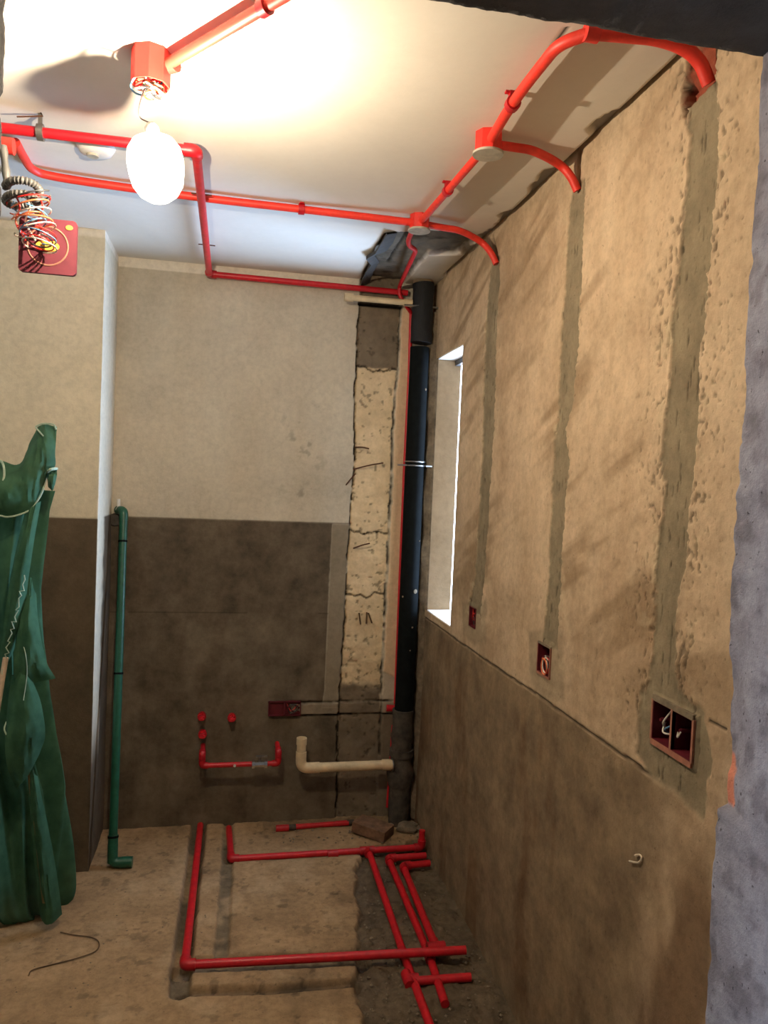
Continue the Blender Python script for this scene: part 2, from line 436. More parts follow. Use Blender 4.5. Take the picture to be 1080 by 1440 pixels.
# ------------------------------------------------------------------ back wall
xs = np.arange(-.62, 1.0, .005); zs = np.arange(-.08, 2.6, .005)
U, V = np.meshgrid(xs, zs, indexing='ij')
def BP(*pix): return [(p.x, p.z) for p in (bk(*q) for q in pix)]
wob = (fbm(U, V, .04, 5, 3)-.5)*.05
def lerp_edge(V, pix):
    l = sorted(BP(*pix), key=lambda p: p[1]); return np.interp(V, [p[1] for p in l], [p[0] for p in l])
cl_edge = lerp_edge(V, [(506, 425), (503, 477), (500, 535), (498, 584), (498, 645), (494, 707), (491, 740), (488, 804), (483, 900), (478, 976), (475, 1018), (473.5, 1152), (472, 1190)])+wob*.35
cr_edge = lerp_edge(V, [(563, 425), (562, 438), (558, 511), (552, 584), (548.6, 676), (545, 772), (539, 868), (536, 944), (534, 1000), (530, 1160)])+wob*.3
colm = ss(-.003, .003, np.minimum(U-cl_edge, cr_edge-U))
z_chase = bk(480, 995).z
dz = bk(400, 733).z
coat = ss(.004, -.004, V-dz-wob*.05)*(U < cl_edge)
strip_l = lerp_edge(V, [(469, 730), (467, 740), (456, 976), (452, 1000)])+wob*.12
strip = ss(-.003, .003, np.minimum(U-strip_l, cl_edge-U))*ss(-.005, .005, np.minimum(dz-.005-V, V-z_chase))
coat = coat*(1-strip)
grey = colm*np.maximum(ss(-.004, .004, V-bk(530, 517).z+wob*.3), ss(.03, -.02, V-bk(510, 965).z+wob*1.2))
low = ss(0, -.01, V-z_chase+.02)
cream = ss(-.002, .002, np.minimum(U-cr_edge-.012, .80-U))*ss(-.003, .003, V-np.interp(U, [.74, .80], [bk(543, 944).z, bk(556, 953).z]))*ss(.0, -.01, V-2.42)
white = ss(-.002, .002, V-bk(300, 387).z)*(U < .55)
joints = np.zeros_like(U)
for py in (517, 748, 836):
    zz = bk(525, py).z; joints = np.maximum(joints, ss(.006, .002, abs(V-zz-(fbm(U, V*0, .05, 4, py)-.5)*.05))*colm)
edge = np.maximum(ss(.0055, .002, abs(U-cl_edge))*ss(.30, .45, fbm(U, V, .06, 3, 8))*(V > .05), ss(.007, .002, abs(U-cr_edge-.004))*(V > .3)*ss(.25, .6, fbm(U, V, .05, 4, 12)))*(V < 2.41)  # column edge cracks; the right edge's shadow is put into the colour
cht = bk(480, 988).z; chb = bk(480, 1004).z
chase = ss(-.003, .003, np.minimum(np.minimum(cht-V, V-chb), np.minimum(U-.30, .80-U))+wob*.08)
chedge = np.maximum(ss(.006, .002, abs(V-cht-.004-wob*.15)), ss(.005, .002, abs(V-chb+.004-wob*.1)))*ss(.28, .32, U)*ss(.80, .78, U)*ss(.30, .62, fbm(U, V*.5, .05, 4, 14))
panel = ss(.0022, .0008, abs(V-bk(300, 862).z))*coat*.6*(fbm(U, V*0, .2, 3, 4) > .42)
crk2 = ss(.004, .0015, abs(U-np.interp(V, [0, .5], [bk(473, 1150).x, bk(475, 1015).x])-(fbm(V, U*0, .05, 4, 5)-.5)*.03))*(V < .47)
topgap = ss(.012, .004, abs(V-bk(530, 428).z-wob*.1))*(U > .55)*(U < .76)
pits = ss(.70, .76, fbm(U, V, .02, 3, 19))*(colm*.8+.05)
mould = ss(.58, .72, fbm(U, V, .05, 5, 23))*np.exp(-(((U-.36)/.07)**2+((V-1.47)/.10)**2))*.9
mould = np.maximum(mould, ss(.60, .72, fbm(U, V, .04, 5, 27))*np.exp(-(((U-.32)/.10)**2+((V-1.75)/.25)**2))*.5)
d = .008*(fbm(U, V, .5, 3, 4)-.5)+.0015*(fbm(U, V, .04, 4, 6)-.5)+colm*(-.012+.012*(fbm(U, V, .05, 4, 7)-.5))-edge*.018-joints*.01+cream*.004-chedge*.012+chase*.006-panel*.002-crk2*.006-topgap*.03-pits*.004+strip*.002
wall_back = grid('wall_back', np.stack([U, D-d, V], -1), M['bwall'], None,
    dict(coat=coat, strip=np.clip(np.maximum(strip, chase*.8)+coat*.28*ss(.05, -.05, V-bk(300, 870).z+wob)*ss(.3, .6, fbm(U*2, V*.6, .2, 4, 33)), 0, 1), column=colm, grey=np.clip(np.maximum(grey, low*(U > cl_edge)), 0, 1), cream=cream, white=white, dark=np.clip(edge+joints*.8+chedge+panel+crk2+topgap+pits*.6+mould*.7, 0, 1)), flip=False)
tag(wall_back, 'back wall with grey plaster above and dark waterproof coating below', kind='structure')
mb = MB()
for a, b in (((505, 862), (507, 878)), ((516, 861), (515, 877)), ((518, 862), (523, 876))):
    mb.tube([bk(*a, -.002), bk(*b, -.002)], .004, 6)
mb.build('scratch_mark', M['scratch'], wall_back)

# ------------------------------------------------------------------ pilaster on the left, left wall
xs = np.arange(XL-.05, XPIL+.001, .008); xs = np.append(xs, XPIL); zs = np.arange(-.08, 2.6, .006)
prof = [(x, YPIL) for x in xs]+[(XPIL, y) for y in np.arange(YPIL+.006, D+.06, .006)]
px = np.array([p[0] for p in prof]); py = np.array([p[1] for p in prof]); S = np.cumsum(np.r_[0, np.hypot(np.diff(px), np.diff(py))])
U, V = np.meshgrid(S, zs, indexing='ij'); PX = np.repeat(px[:, None], len(zs), 1); PY = np.repeat(py[:, None], len(zs), 1)
front = PX < XPIL-.0005
d = .006*(fbm(U, V, .4, 3, 2)-.5)+.001*(fbm(U, V, .04, 3, 5)-.5)
PXd = np.where(front, PX, PX+d+.002*(fbm(V, V*0, .03, 3, 9)-.5)); PYd = np.where(front, PY-d, PY)
pz = hit(100, 728, 1, YPIL).z
mark = ss(.62, .7, fbm(U*.5, V*2, .06, 4, 44))*ss(.1, .0, abs(V-1.86))*.25
wp = grid('wall_left_pilaster', np.stack([PXd, PYd, V], -1), M['pil'], None, dict(coat=ss(.004, -.004, V-pz)*np.where(front, 1, np.maximum(ss(3.27, 3.33, PY+(fbm(U, V, .1, 4, 5)-.5)*.06), ss(.62, .38, V))), white=ss(-.003, .003, V-2.487)), flip=True)  # side face: coat returns low down, daylight falloff put into its mask
tag(wp, 'plastered pilaster on the left with a dark coated lower half', kind='structure')
wl = MB().box((XL-.05, 2.1, 1.25), (.1, 2.6, 2.8)).build('wall_left', M['pil'], None, False); tag(wl, 'plain plastered left wall beyond the netting', kind='structure')

# ------------------------------------------------------------------ ceiling
xs = np.arange(XL-.1, 1.0, .007); ys = np.arange(.9, 3.62, .007)
U, V = np.meshgrid(xs, ys, indexing='ij')
def CPX(*pix): return [(p.x, p.y) for p in (cl(*q, 0) for q in pix)]
wob = (fbm(U, V, .05, 5, 3)-.5)*.06
cav = sd_poly(U, V, CPX((542, 328), (528, 350), (520, 368), (510, 386), (506, 404), (508, 425), (566, 425), (566, 400), (602, 358), (640, 358), (668, 340), (640, 326), (600, 324)))
cavm = ss(-.003, .003, cav+wob*.25)
gap = ss(-.004, .004, U-(XR-.012-.03*ss(.45, .7, fbm(V, U*0, .12, 4, 6))))*(V < 3.3)
seam = ss(.006, .002, dist_poly(U, V, CPX((560, 345), (580, 330)))+wob*.05)*0
seam2 = ss(.008, .003, dist_poly(U, V, CPX((545, 375), (572, 335)))+wob*.05)*cavm
hair = ss(.004, .0015, dist_poly(U, V, CPX((798, 38), (778, 62))))
patch = ss(-.004, .004, sd_poly(U, V, CPX((566, 402), (602, 360), (640, 360), (652, 358), (618, 395), (610, 425), (566, 425)))+wob*.1)
d = .004*(fbm(U, V, .7, 3, 4)-.5)-cavm*(.012+.02*fbm(U, V, .04, 4, 7))-gap*.02-seam2*.01-hair*.002
ceiling = grid('ceiling', np.stack([U, V, ZC-d], -1), M['ceil'], None, dict(mortar=cavm, dark=np.clip(gap*.6+seam2+hair+cavm*ss(.5, .7, fbm(U, V, .08, 4, 9))*.8, 0, 1), patch=patch*.7), flip=True)
tag(ceiling, 'white painted ceiling with a broken out patch in the far right corner', kind='structure')
# torn membrane along the left rim of the broken patch
mb = MB(); rim = [cl(*q, .004) for q in ((544, 324), (536, 338), (528, 350), (515, 357), (522, 366), (514, 380), (508, 392), (506, 404))]
vs = []; fs = []
for i, p in enumerate(rim):
    o = Vector((.035+.02*random.random(), .01, 0)); vs += [p+Vector((0, 0, -.012-.02*random.random())), p+o+Vector((0, 0, -.002)), p+o+Vector((0, 0, .002)), p+Vector((0, 0, -.008))]
for i in range(len(rim)-1):
    a = i*4; b = a+4
    fs += [(a, b, b+1, a+1), (a+1, b+1, b+2, a+2), (a+2, b+2, b+3, a+3), (a+3, b+3, b, a)]
mb.add(vs, fs).build('torn_membrane', M['film'], ceiling, False)

# ------------------------------------------------------------------ floor with pipe chases
xs = np.r_[np.arange(XL-.1, -.75, .03), np.arange(-.75, 1.0, .0055)]; ys = np.r_[np.arange(.8, 1.95, .05), np.arange(1.95, 3.6, .0055)]
U, V = np.meshgrid(xs, ys, indexing='ij')
def FP(*pix): return [(p.x, p.y) for p in (fl(*q) for q in pix)]
wob = (fbm(U, V, .045, 5, 3)-.5)*.04
def chan(pix, w, e=.006): return ss(e, -e, dist_poly(U, V, FP(*pix))-w/2+wob*.25)
c1 = chan([(280, 1160), (271, 1230), (258, 1330), (252, 1394)], .064)
c2 = chan([(322, 1158), (318, 1240), (311, 1345)], .046)
c3 = chan([(258, 1356), (380, 1351), (505, 1345)], .078)
c4 = chan([(256, 1393), (380, 1390), (500, 1380)], .042)
c5 = chan([(322, 1209), (420, 1204), (510, 1199)], .034)*.6
c6 = chan([(392, 1166), (495, 1158)], .05)*.8
reg = ss(-.008, .008, sd_poly(U, V, FP((500, 1212), (512, 1190), (590, 1180), (660, 1270), (700, 1310), (740, 1370), (790, 1450), (520, 1450), (500, 1395), (503, 1300)))+wob*1.2)
bw = ss(3.36, 3.46, V+wob*2)
rub = np.maximum(reg*.75, bw*.45*(U > .2))
d = .008*(fbm(U, V, .35, 3, 4)-.5)+.002*(fbm(U, V, .03, 4, 6)-.5)
d = d-c1*.028-c2*.012*(1-c1)-c3*.028-c4*.020-c5*.008-c6*.006
d = d-reg*(.022-.026*(fbm(U, V, .045, 4, 17)-.5))+bw*.010*(fbm(U, V, .03, 4, 18))
lump = ss(.62, .8, fbm(U, V, .03, 3, 55)); d = d+lump*.006*np.maximum(rub, .12)
spots = ss(.68, .75, fbm(U, V, .035, 4, 61))
floor = grid('floor', np.stack([U, V, d], -1), M['floor'], None, dict(mortar=np.clip(np.maximum(np.maximum(c1, c2*.9), np.maximum(c3*.8, c5)), 0, 1), rubble=np.clip(np.maximum(np.maximum(rub, c6), reg), 0, 1), dust=ss(.55, .75, fbm(U, V, .12, 5, 91))*.6*(1-reg), dark=np.clip(c4*.6+spots*.4+ss(.60, .78, fbm(U, V, .22, 5, 93))*.35+c3*ss(.5, .7, fbm(U, V, .05, 3, 5))*.5, 0, 1)))  # dark: spots and blotches, plus chase shade put into the colour
tag(floor, 'dusty cement floor with chased channels for water pipes', kind='structure')

# ------------------------------------------------------------------ doorway wall the camera looks through, and the hall behind
wf = thing('wall_front', 'rough rendered wall around the doorway in the foreground', 'wall', (DOOR_XR, DOOR_Y1, 0)); wf['kind'] = 'structure'
zs = np.arange(-.02, 2.75, .008)
def reveal(xe, sgn):
    prof = [(XR+.2 if sgn > 0 else XL-.1, DOOR_Y1)]
    prof += [(xe+sgn*t, DOOR_Y1) for t in np.arange(.12, .004, -.006)]+[(xe+sgn*.003, DOOR_Y1-.001), (xe, DOOR_Y1-.006)]
    prof += [(xe, y) for y in np.arange(DOOR_Y1-.012, DOOR_Y0+.004, -.006)]+[(xe, DOOR_Y0), (xe+sgn*.1, DOOR_Y0), (2.1 if sgn > 0 else -2.1, DOOR_Y0)]
    return prof
for xe, sgn in ((DOOR_XR, 1), (DOOR_XL, -1)):
    pr = reveal(xe, sgn); px = np.array([p[0] for p in pr]); py = np.array([p[1] for p in pr]); S = np.cumsum(np.r_[0, np.hypot(np.diff(px), np.diff(py))])
    U, V = np.meshgrid(S, zs, indexing='ij'); A = np.repeat(px[:, None], len(zs), 1); B = np.repeat(py[:, None], len(zs), 1)
    nearc = np.exp(-(((A-xe)/.05)**2+((B-DOOR_Y1)/.05)**2))
    zb0 = hit(1026, 1130, 1, DOOR_Y1).z; zb1 = hit(1030, 1055, 1, DOOR_Y1).z
    lo = (ss(zb0-.003, zb0+.003, V+.01*(fbm(V, U*0, .03, 3, 2)-.5))*ss(zb1+.25, zb1-.02, V)) if sgn > 0 else V*0
    pch = (ss(-.003, .003, np.minimum(np.minimum(V-zb0-.004, zb1-V+.004*0), .016+.012*ss(zb1, zb1-.03, V)-(DOOR_Y1-B)+(fbm(U, V, .03, 3, 4)-.5)*.012))*(abs(A-xe) < .02)) if sgn > 0 else V*0
    chip = nearc*(.006*ss(.4, .75, fbm(V, U*.5, .03, 4, 12))+.016*lo)
    dd = .005*(fbm(U, V, .08, 4, 3)-.5)+.003*(fbm(U, V, .014, 3, 5)-.5)
    A2 = A+sgn*(chip+dd*np.exp(-((A-xe)/.1)**2))
    dk = ss(.56, .68, fbm(U, V, .03, 4, 6))*.5
    dk = np.maximum(dk, .8*ss(.01, .0, abs(A-xe)+np.maximum(0, DOOR_Y1-B)*.8)*ss(.45, .6, fbm(V, U*0, .03, 3, 9)))
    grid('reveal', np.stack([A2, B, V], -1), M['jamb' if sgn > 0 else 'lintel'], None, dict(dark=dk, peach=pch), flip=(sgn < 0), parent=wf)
# lintel: underside and faces
xs = np.arange(DOOR_XL-.05, DOOR_XR+.05, .008)
prof = [(DOOR_Y0, 2.8), (DOOR_Y0, DOOR_Z)]+[(y, DOOR_Z) for y in np.arange(DOOR_Y0+.012, DOOR_Y1-.002, .012)]+[(DOOR_Y1-.003, DOOR_Z), (DOOR_Y1, DOOR_Z+.003), (DOOR_Y1, DOOR_Z+.03), (DOOR_Y1, 2.8)]
U, S_ = np.meshgrid(xs, np.arange(len(prof)), indexing='ij')
A = np.array([p[0] for p in prof])[S_]; B = np.array([p[1] for p in prof])[S_]
dz_ = (.008*(fbm(U, A, .05, 4, 3)-.5)+.004*(fbm(U, A, .012, 3, 4)-.5))*(B < 2.5)
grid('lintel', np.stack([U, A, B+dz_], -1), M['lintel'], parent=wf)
MB().box((DOOR_XL-1.0, .95, 1.35), (1.93, .2, 2.8)).build('pier', M['jamb'], wf, False)
MB().box((DOOR_XR+.72, .95, 1.35), (1.35, .2, 2.8)).build('pier', M['jamb'], wf, False)
# hall behind the camera (closed room with one window on its left)
def sbox(name, c, s, mat, label):
    return tag(MB().box(c, s).build(name, mat, None, False), label, kind='structure')
sbox('floor_hall', (0, -.7, -.05), (4.4, 3.1, .1), M['floor'], 'cement floor of the hall outside the doorway')
sbox('ceiling_hall', (0, -.7, 2.8), (4.4, 3.4, .1), M['hall'], 'hall ceiling outside the doorway')
sbox('wall_hall_back', (0, -2.2, 1.35), (4.4, .1, 2.9), M['hall'], 'hall wall behind the viewer')
sbox('wall_hall_right', (2.1, -.7, 1.35), (.1, 3.1, 2.9), M['hall'], 'hall wall to the right of the viewer')
hl = MB(); hl.box((-2.05, -.7, 2.41), (.1, 3.1, .78)); hl.box((-2.05, -1.015, 1.0), (.1, 2.47, 2.04)); hl.box((-2.05, .815, 1.0), (.1, .07, 2.04))
sbox('wall_light_blocker', (3.6, WIN[0]-.16, 1.5), (5.0, .2, 9.0), M['dusty'], 'unseen wall added outside the narrow window to block side light')  # added out of view to keep skylight off the window's far jamb
tag(hl.build('wall_hall_left', M['hall'], None, False), 'hall wall with a tall daylight opening on the left', kind='structure')

# ================================================================== THINGS
# ------------------------------------------------------------------ hanging bulb
BY = 1.74
bpos = hit(220, 240, 1, BY)
bulb = thing('hanging_bulb', 'glowing light bulb hanging from a thin wire below the ceiling box', 'light bulb', bpos)
R = .058
prof = [(.0, -.068), (.022, -.064), (.040, -.052), (.053, -.032), (R, -.006), (.060, .020), (.056, .044), (.044, .062), (.020, .074)]
ax = Vector((-.14, 0, 1)).normalized()
MB().lathe(prof, bpos, ax, 32).build('globe', M['bulb'], bulb)
MB().lathe([(.0, .072), (.0155, .072), (.0155, .090), (.010, .098), (.0, .100)], bpos, ax, 8).build('lamp_holder', M['white'], bulb)
boxp = cl(213, 72, .0)
wt = bpos+ax*.099
MB().tube(spline([wt, hit(197, 165, 1, BY), hit(196, 148, 1, BY), boxp+Vector((-.012, 0, -.080)), boxp+Vector((-.004, 0, -.05))], 6), .0016, 6).build('wire', M['w_black'], bulb)
# the filament sits low and to one side, so the holder throws its shadow on the ceiling
hold = bpos+ax*.088; tgt = cl(146, 102, 0)
fil = hold+(hold-tgt)*(.040/(ZC-hold.z))
ld = bpy.data.lights.new('bulb_light', 'POINT'); ld.energy = BULB_W; ld.color = BULB_COL; ld.shadow_soft_size = .004
lo = bpy.data.objects.new('bulb_light', ld); link(lo, bulb); lo.location = fil

# ------------------------------------------------------------------ ceiling boxes and conduits
def octbox(label, c, r, h, lid=True, mat='orange2', rot=0, open_bottom=False):
    """c = centre of the top on the ceiling"""
    t = thing('junction_box', label, 'junction box', c, 'red octagonal boxes on the ceiling')
    n = 8; prof = [(r, 0), (r, -h), (r-.004, -h), (r-.004, -.004), (0, -.004)] if open_bottom else [(r*.2, 0), (r, 0), (r, -h), (r*.2, -h)]
    b = MB(); b.lathe(prof, c, (0, 0, 1), n); o = b.build('body', M[mat], t, False)
    if lid:
        MB().lathe([(0, -h), (r*1.12, -h), (r*1.12, -h-.006), (0, -h-.007)], c, (0, 0, 1), 24).build('lid', M['lid'], t)
    return t
def clipon(parent, p, d, r, up):
    """saddle clip round a pipe at p with direction d, stem pointing along up to the surface"""
    d = Vector(d).normalized(); up = Vector(up); b = MB()
    b.tube([p-d*.010, p+d*.010], r*1.42, 12)
    q = up.normalized(); s = d.cross(q).normalized()
    m3 = Matrix((s, d, q)).transposed()
    b.box(p+up*.5, (r*1.5, .016, up.length), m3)
    b.box(p+up*.9, (r*3.0, .012, .005), m3)
    return b.build('clip', M['red2'], parent)
def conduit(label, path, r=.0115, clips=(), mat='orange', name='conduit', group='orange red cable conduits', collars=()):
    t = thing(name, label, 'conduit', path[-1], group)
    MB().tube(path, r, 14).build('tube', M[mat], t)
    for p in clips:
        p = Vector(p); i = min(range(len(path)-1), key=lambda k: (path[k]-p).length+(path[k+1]-p).length)
        a, b = path[i], path[i+1]; dd = (b-a); q = a+dd*max(0, min(1, (p-a).dot(dd)/dd.length_squared))
        clipon(t, q, dd, r, Vector((0, 0, ZC-q.z)))
    for (p, dd) in collars:
        dd = Vector(dd).normalized(); MB().tube([Vector(p)-dd*.014, Vector(p)+dd*.014], r*1.3, 14).build('coupling', M['orange2'], t)
    return t

S = .028
# box under which the bulb hangs, open with bunched wires
bx1 = octbox('open red octagonal box stuffed with coloured wires above the bulb', boxp, .042, .074, False, open_bottom=True)
rng = random.Random(5)
cols = ['w_white', 'w_orange', 'w_blue', 'w_red', 'w_white', 'w_green', 'w_orange', 'w_black', 'w_blue']
for k, cn in enumerate(cols):
    c = Vector(boxp)+Vector((rng.uniform(-.008, .008), rng.uniform(-.008, .008), -.072-rng.uniform(-.004, .030)))
    rx, ry, ph = rng.uniform(.018, .034), rng.uniform(.014, .03), rng.uniform(0, 6.28); tl, t2 = rng.uniform(-.5, .5), rng.uniform(-.5, .5)
    pts = [c+Vector((rx*math.cos(a), ry*math.sin(a), rx*tl*math.cos(a)+ry*t2*math.sin(a)+.004*a*.3)) for a in [ph+j*.35 for j in range(19)]]
    MB().tube(pts, .0022, 6).build('wire', M[cn], bx1)
MB().tube([boxp+Vector((.03, .0, -.03)), boxp+Vector((.055, -.02, -.03))], .016, 12).build('hub', M['orange2'], bx1)
p0 = boxp+Vector((.036, -.014, -.03)); p1 = cl(372, 10, .03); p2 = cl(420, -14, .03)
dirv = (p1-p0); pend = p0+dirv*1.5
conduit('thick conduit running from the bulb box towards the doorway', [p0, p1, pend], .0120, [cl(365, 14, .03)])
# box 2 and 3 along the right
b3 = cl(590, 306, 0); b2 = cl(686, 190, 0)
b3c = cl(590, 314, S); b2c = cl(687, 202, S)
bx3 = octbox('red octagonal box at the junction over the broken ceiling patch', Vector((b3c.x, b3c.y, ZC)), .034, .050)
bx2 = octbox('red octagonal box halfway along the right ceiling conduit', Vector((b2c.x, b2c.y, ZC)), .036, .052)
conduit('straight short conduit joining the two octagonal boxes on the ceiling', [b3c, b2c], .0115, [cl(628, 268, S)])
tip = cl(832, 46, S)
conduit('conduit from the middle box curving towards the doorway lintel', fillet([b2c, cl(722, 142, S), cl(785, 62, S), tip, cl(842, 45.5, S)], .14, 10), .0125, [cl(721, 146, S)])
# dropping branches
def drop(label, path, r=.0115, **k): return conduit(label, path, r, **k)
e = rw(812, 268, .002); e_top = rw(797, 222, .06)
drop('conduit branch bending from the middle box down into the right wall', spline([b2c, cl(722, 207, S), cl(752, 213, S+.002), rw(786, 231, .055), rw(803, 249, .022), e], 8))
drop('conduit branch bending from the far box down into the right wall', spline([b3c, cl(622, 320, S), cl(648, 325, S+.002), rw(676, 340, .055), rw(690, 355, .022), rw(698, 371, .002)], 8))
drop('conduit bending down into the broken brick hole near the doorway', spline([tip, cl(880, 50, S), cl(925, 55, S+.002), rw(962, 68, .06), rw(984, 88, .025), rw(997, 118, .0)], 8), .0135, collars=[(tip, (1, 0, 0))])
# back to front conduit: long run across the ceiling from the left to box 3
lp = [cl(22, 200, .019), cl(34, 222, .019), cl(46, 238, .019), cl(75, 248, .019), cl(165, 262, .019), cl(300, 280, .019), cl(430, 295, .019), b3c]
conduit('long conduit crossing the ceiling from the left to the far box', spline(lp, 8), .0125, [cl(424, 294, .019)])
# wriggling conduit from box 3 down to the thin riser beside the black pipe
w = [b3c+Vector((-.012, .02, 0)), cl(574, 338, .03), cl(575, 345, .03), cl(585, 352, .03), cl(572, 380, .03), bk(562, 402, .054), bk(561, 415, .054), bk(570, 428, .052), bk(578, 440, .016)]
conduit('kinked red conduit dropping from the far box behind the cream pipe', fillet(w, .02, 4), .009, mat='red')
ris = [bk(578, 440, .013), bk(576, 520, .013), bk(569, 660, .013), bk(561, 860, .013), bk(556, 990, .013)]
tag(MB().tube(ris, .0085, 10).build('riser_conduit', M['red'], None), 'thin red conduit riser running down beside the black drain pipe', 'conduit')
tag(MB().tube([bk(553, 1020, .013), bk(545, 1135, .013)], .0085, 10).build('riser_conduit', M['red'], None), 'short lower piece of red riser near the floor behind the cream pipe', 'conduit')

# ------------------------------------------------------------------ water pipes
def pipe_run(name, label, pts, r=.016, mat='red', fmat='red2', tees=(), couplings=(), caps=(), group=None, elbows=True):
    pts = [Vector(p) for p in pts]
    t = thing(name, label, 'pipe', pts[0], group)
    for a, b in zip(pts[:-1], pts[1:]): MB().tube([a, b], r, 16).build('pipe', M[mat], t)
    if elbows:
        for i in range(1, len(pts)-1):
            a = (pts[i-1]-pts[i]).normalized(); b = (pts[i+1]-pts[i]).normalized(); k = r*2.4
            MB().tube(fillet([pts[i]+a*k, pts[i], pts[i]+b*k], r*1.5, 6), r*1.32, 16).build('elbow', M[fmat], t)
    for (p, d1, d2) in tees:
        d1 = Vector(d1).normalized(); d2 = Vector(d2).normalized(); b = MB()
        b.tube([Vector(p)-d1*r*2.3, Vector(p)+d1*r*2.3], r*1.32, 16); b.tube([Vector(p), Vector(p)+d2*r*2.5], r*1.3, 16); b.build('tee', M[fmat], t)
    for (p, d1) in couplings:
        d1 = Vector(d1).normalized(); MB().tube([Vector(p)-d1*r*1.6, Vector(p)+d1*r*1.6], r*1.28, 16).build('coupling', M[fmat], t)
    return t
# thick pipe over the ceiling: left -> elbow -> back wall -> right
a0 = cl(-30, 176, .047); a1 = cl(274, 212, .047)
a2 = Vector((a1.x, D-.035, ZC-.05)); a2 = bk(294, 391, .03); a3 = bk(573, 412, .03)
a1 = Vector((a2.x, a1.y, ZC-.047)); 
mid = a2
main = pipe_run('water_pipe', 'thick red water pipe crossing the ceiling and turning along the back wall', [a0, a1, Vector((a2.x, a2.y, a1.z)) if abs(a1.z-a2.z) < .03 else a2, a3], .0132, group='red water pipes')
clipb = MB(); pc = a0+(a1-a0)*((cl(52, 180, .047)-a0).length/(a1-a0).length)
clipb.tube([pc-Vector((.008, 0, 0)), pc+Vector((.008, 0, 0))], .021, 14); clipb.box(pc+Vector((.0, -.004, .03)), (.010, .006, .045)); clipb.build('pipe_clamp', M['steel'], main)
MB().tube([pc+Vector((.0, -.004, .05)), pc+Vector((.012, -.03, .03)), pc+Vector((-.05, -.03, .02))], .002, 6).build('tie_wire', M['rust'], main)
for yy in (2.55, 3.1):
    q = Vector((a1.x, yy, ZC-.047)); MB().tube([q+Vector((-.032, 0, .018)), q+Vector((.032, 0, .018))], .0022, 6).build('nail', M['rust'], main)

# red bypass pipe with valve on back wall
s = .10
P = [bk(284, 1056, .0), bk(284, 1076, s), bk(391, 1074, s), bk(391, 1056, .0)]
zc_ = (P[1].z+P[2].z)/2; xa, xb = P[1].x, P[2].x
byp = pipe_run('bypass_pipe', 'red pipe loop with a chrome valve on the back wall', [(xa, D+.01, zc_+.055), (xa, D-s, zc_+.055), (xa, D-s, zc_), (xb, D-s, zc_), (xb, D-s, zc_+.055), (xb, D+.01, zc_+.055)], .0112, group='red water pipes')
vx = bk(365, 1074, s).x; c = Vector((vx, D-s, zc_))
b = MB(); b.tube([c-Vector((.034, 0, 0)), c-Vector((.022, 0, 0)), c-Vector((.021, 0, 0)), c+Vector((.021, 0, 0)), c+Vector((.022, 0, 0)), c+Vector((.034, 0, 0))], [.021, .021, .016, .016, .021, .021], 8); vlv = b.build('valve', M['chrome'], byp)
b = MB(); b.tube([c, c+Vector((0, -.01, .035))], .006, 8); b.box(c+Vector((.008, -.012, .038)), (.05, .010, .006)); b.build('valve_handle', M['steel'], vlv)
b = MB(); b.lathe([(0, 0), (.006, 0), (.006, .002), (0, .002)], Vector((bk(330, 1074, s).x, D-s-.0135, zc_)), (0, -1, 0), 10); b.build('white_tag', M['white'], byp)
# capped stubs
for (px_, py_, lab) in ((284, 1006, 'red capped pipe stub on back wall, upper one of the stacked pair'), (326, 1008, 'single red capped pipe stub on back wall left of the socket box'), (285, 1031, 'red capped pipe stub on back wall, lower one of the stacked pair')):
    q = bk(px_, py_, 0); t = thing('pipe_plug', lab, 'pipe plug', q, 'red pipe plugs in the back wall')
    MB().tube([q+Vector((0, .01, 0)), q+Vector((0, -.022, 0))], .019, 16).build('socket', M['red2'], t)
    mbc = MB(); mbc.lathe([(.013, .02), (.013, .040), (.010, .044), (0, .044)], q, (0, -1, 0), 8); capo = mbc.build('cap', M['red'], t, False)
    MB().box(q+Vector((0, -.052, 0)), (.022, .018, .007)).build('grip', M['red'], capo, False)

# cream drain pipe on back wall
s = .10
q0 = bk(423, 1041, s); q1 = bk(426, 1080, s); q2 = bk(552, 1082, s)
zc_ = q1.z; cx = q0.x+.004
cp = thing('waste_pipe', 'cream plastic drain pipe with an upturned elbow on the back wall', 'pipe', (cx, D-s, zc_))
MB().tube([(cx, D-s, zc_+.135), (cx, D-s, zc_+.05)], [.0205, .0205], 20, caps=False).build('pipe', M['cream'], cp)
MB().lathe([(.0235, 0), (.0235, .03), (.019, .03), (.019, .0)], (cx, D-s, zc_+.108), (0, 0, 1), 20).build('socket', M['cream'], cp)
MB().tube(fillet([(cx, D-s, zc_+.075), (cx, D-s, zc_), (cx+.085, D-s, zc_)], .055, 10), .024, 20).build('elbow', M['cream'], cp)
MB().tube([(cx+.08, D-s, zc_), (q2.x, D-s, zc_+.002)], .0215, 20).build('pipe', M['cream'], cp)
MB().tube([(q2.x-.05, D-s, zc_+.002), (q2.x-.01, D-s, zc_+.002)], .0255, 20).build('socket', M['cream'], cp)
b = MB(); b.tube([Vector((q2.x-.002, D-s+.027*math.cos(a), zc_+.027*math.sin(a))) for a in [j*math.pi/10 for j in range(20)]], .003, 6, closed=True); b.build('wire_ring', M['steel'], cp)

# cream short pipe near ceiling
q0 = bk(488, 418, .078); q1 = bk(577, 426, .078)
ct = thing('capped_pipe', 'short cream pipe tied under the ceiling beside the black drain', 'pipe', q1)
MB().tube([q0, q1], .0135, 16).build('pipe', M['cream'], ct)
MB().tube([q0-Vector((.012, 0, 0)), q0+Vector((.028, 0, 0))], .019, 16).build('end_cap', M['cream'], ct)
MB().tube([q1-Vector((.03, 0, 0)), q1+Vector((.008, 0, 0))], .017, 16).build('end_cap', M['cream'], ct)

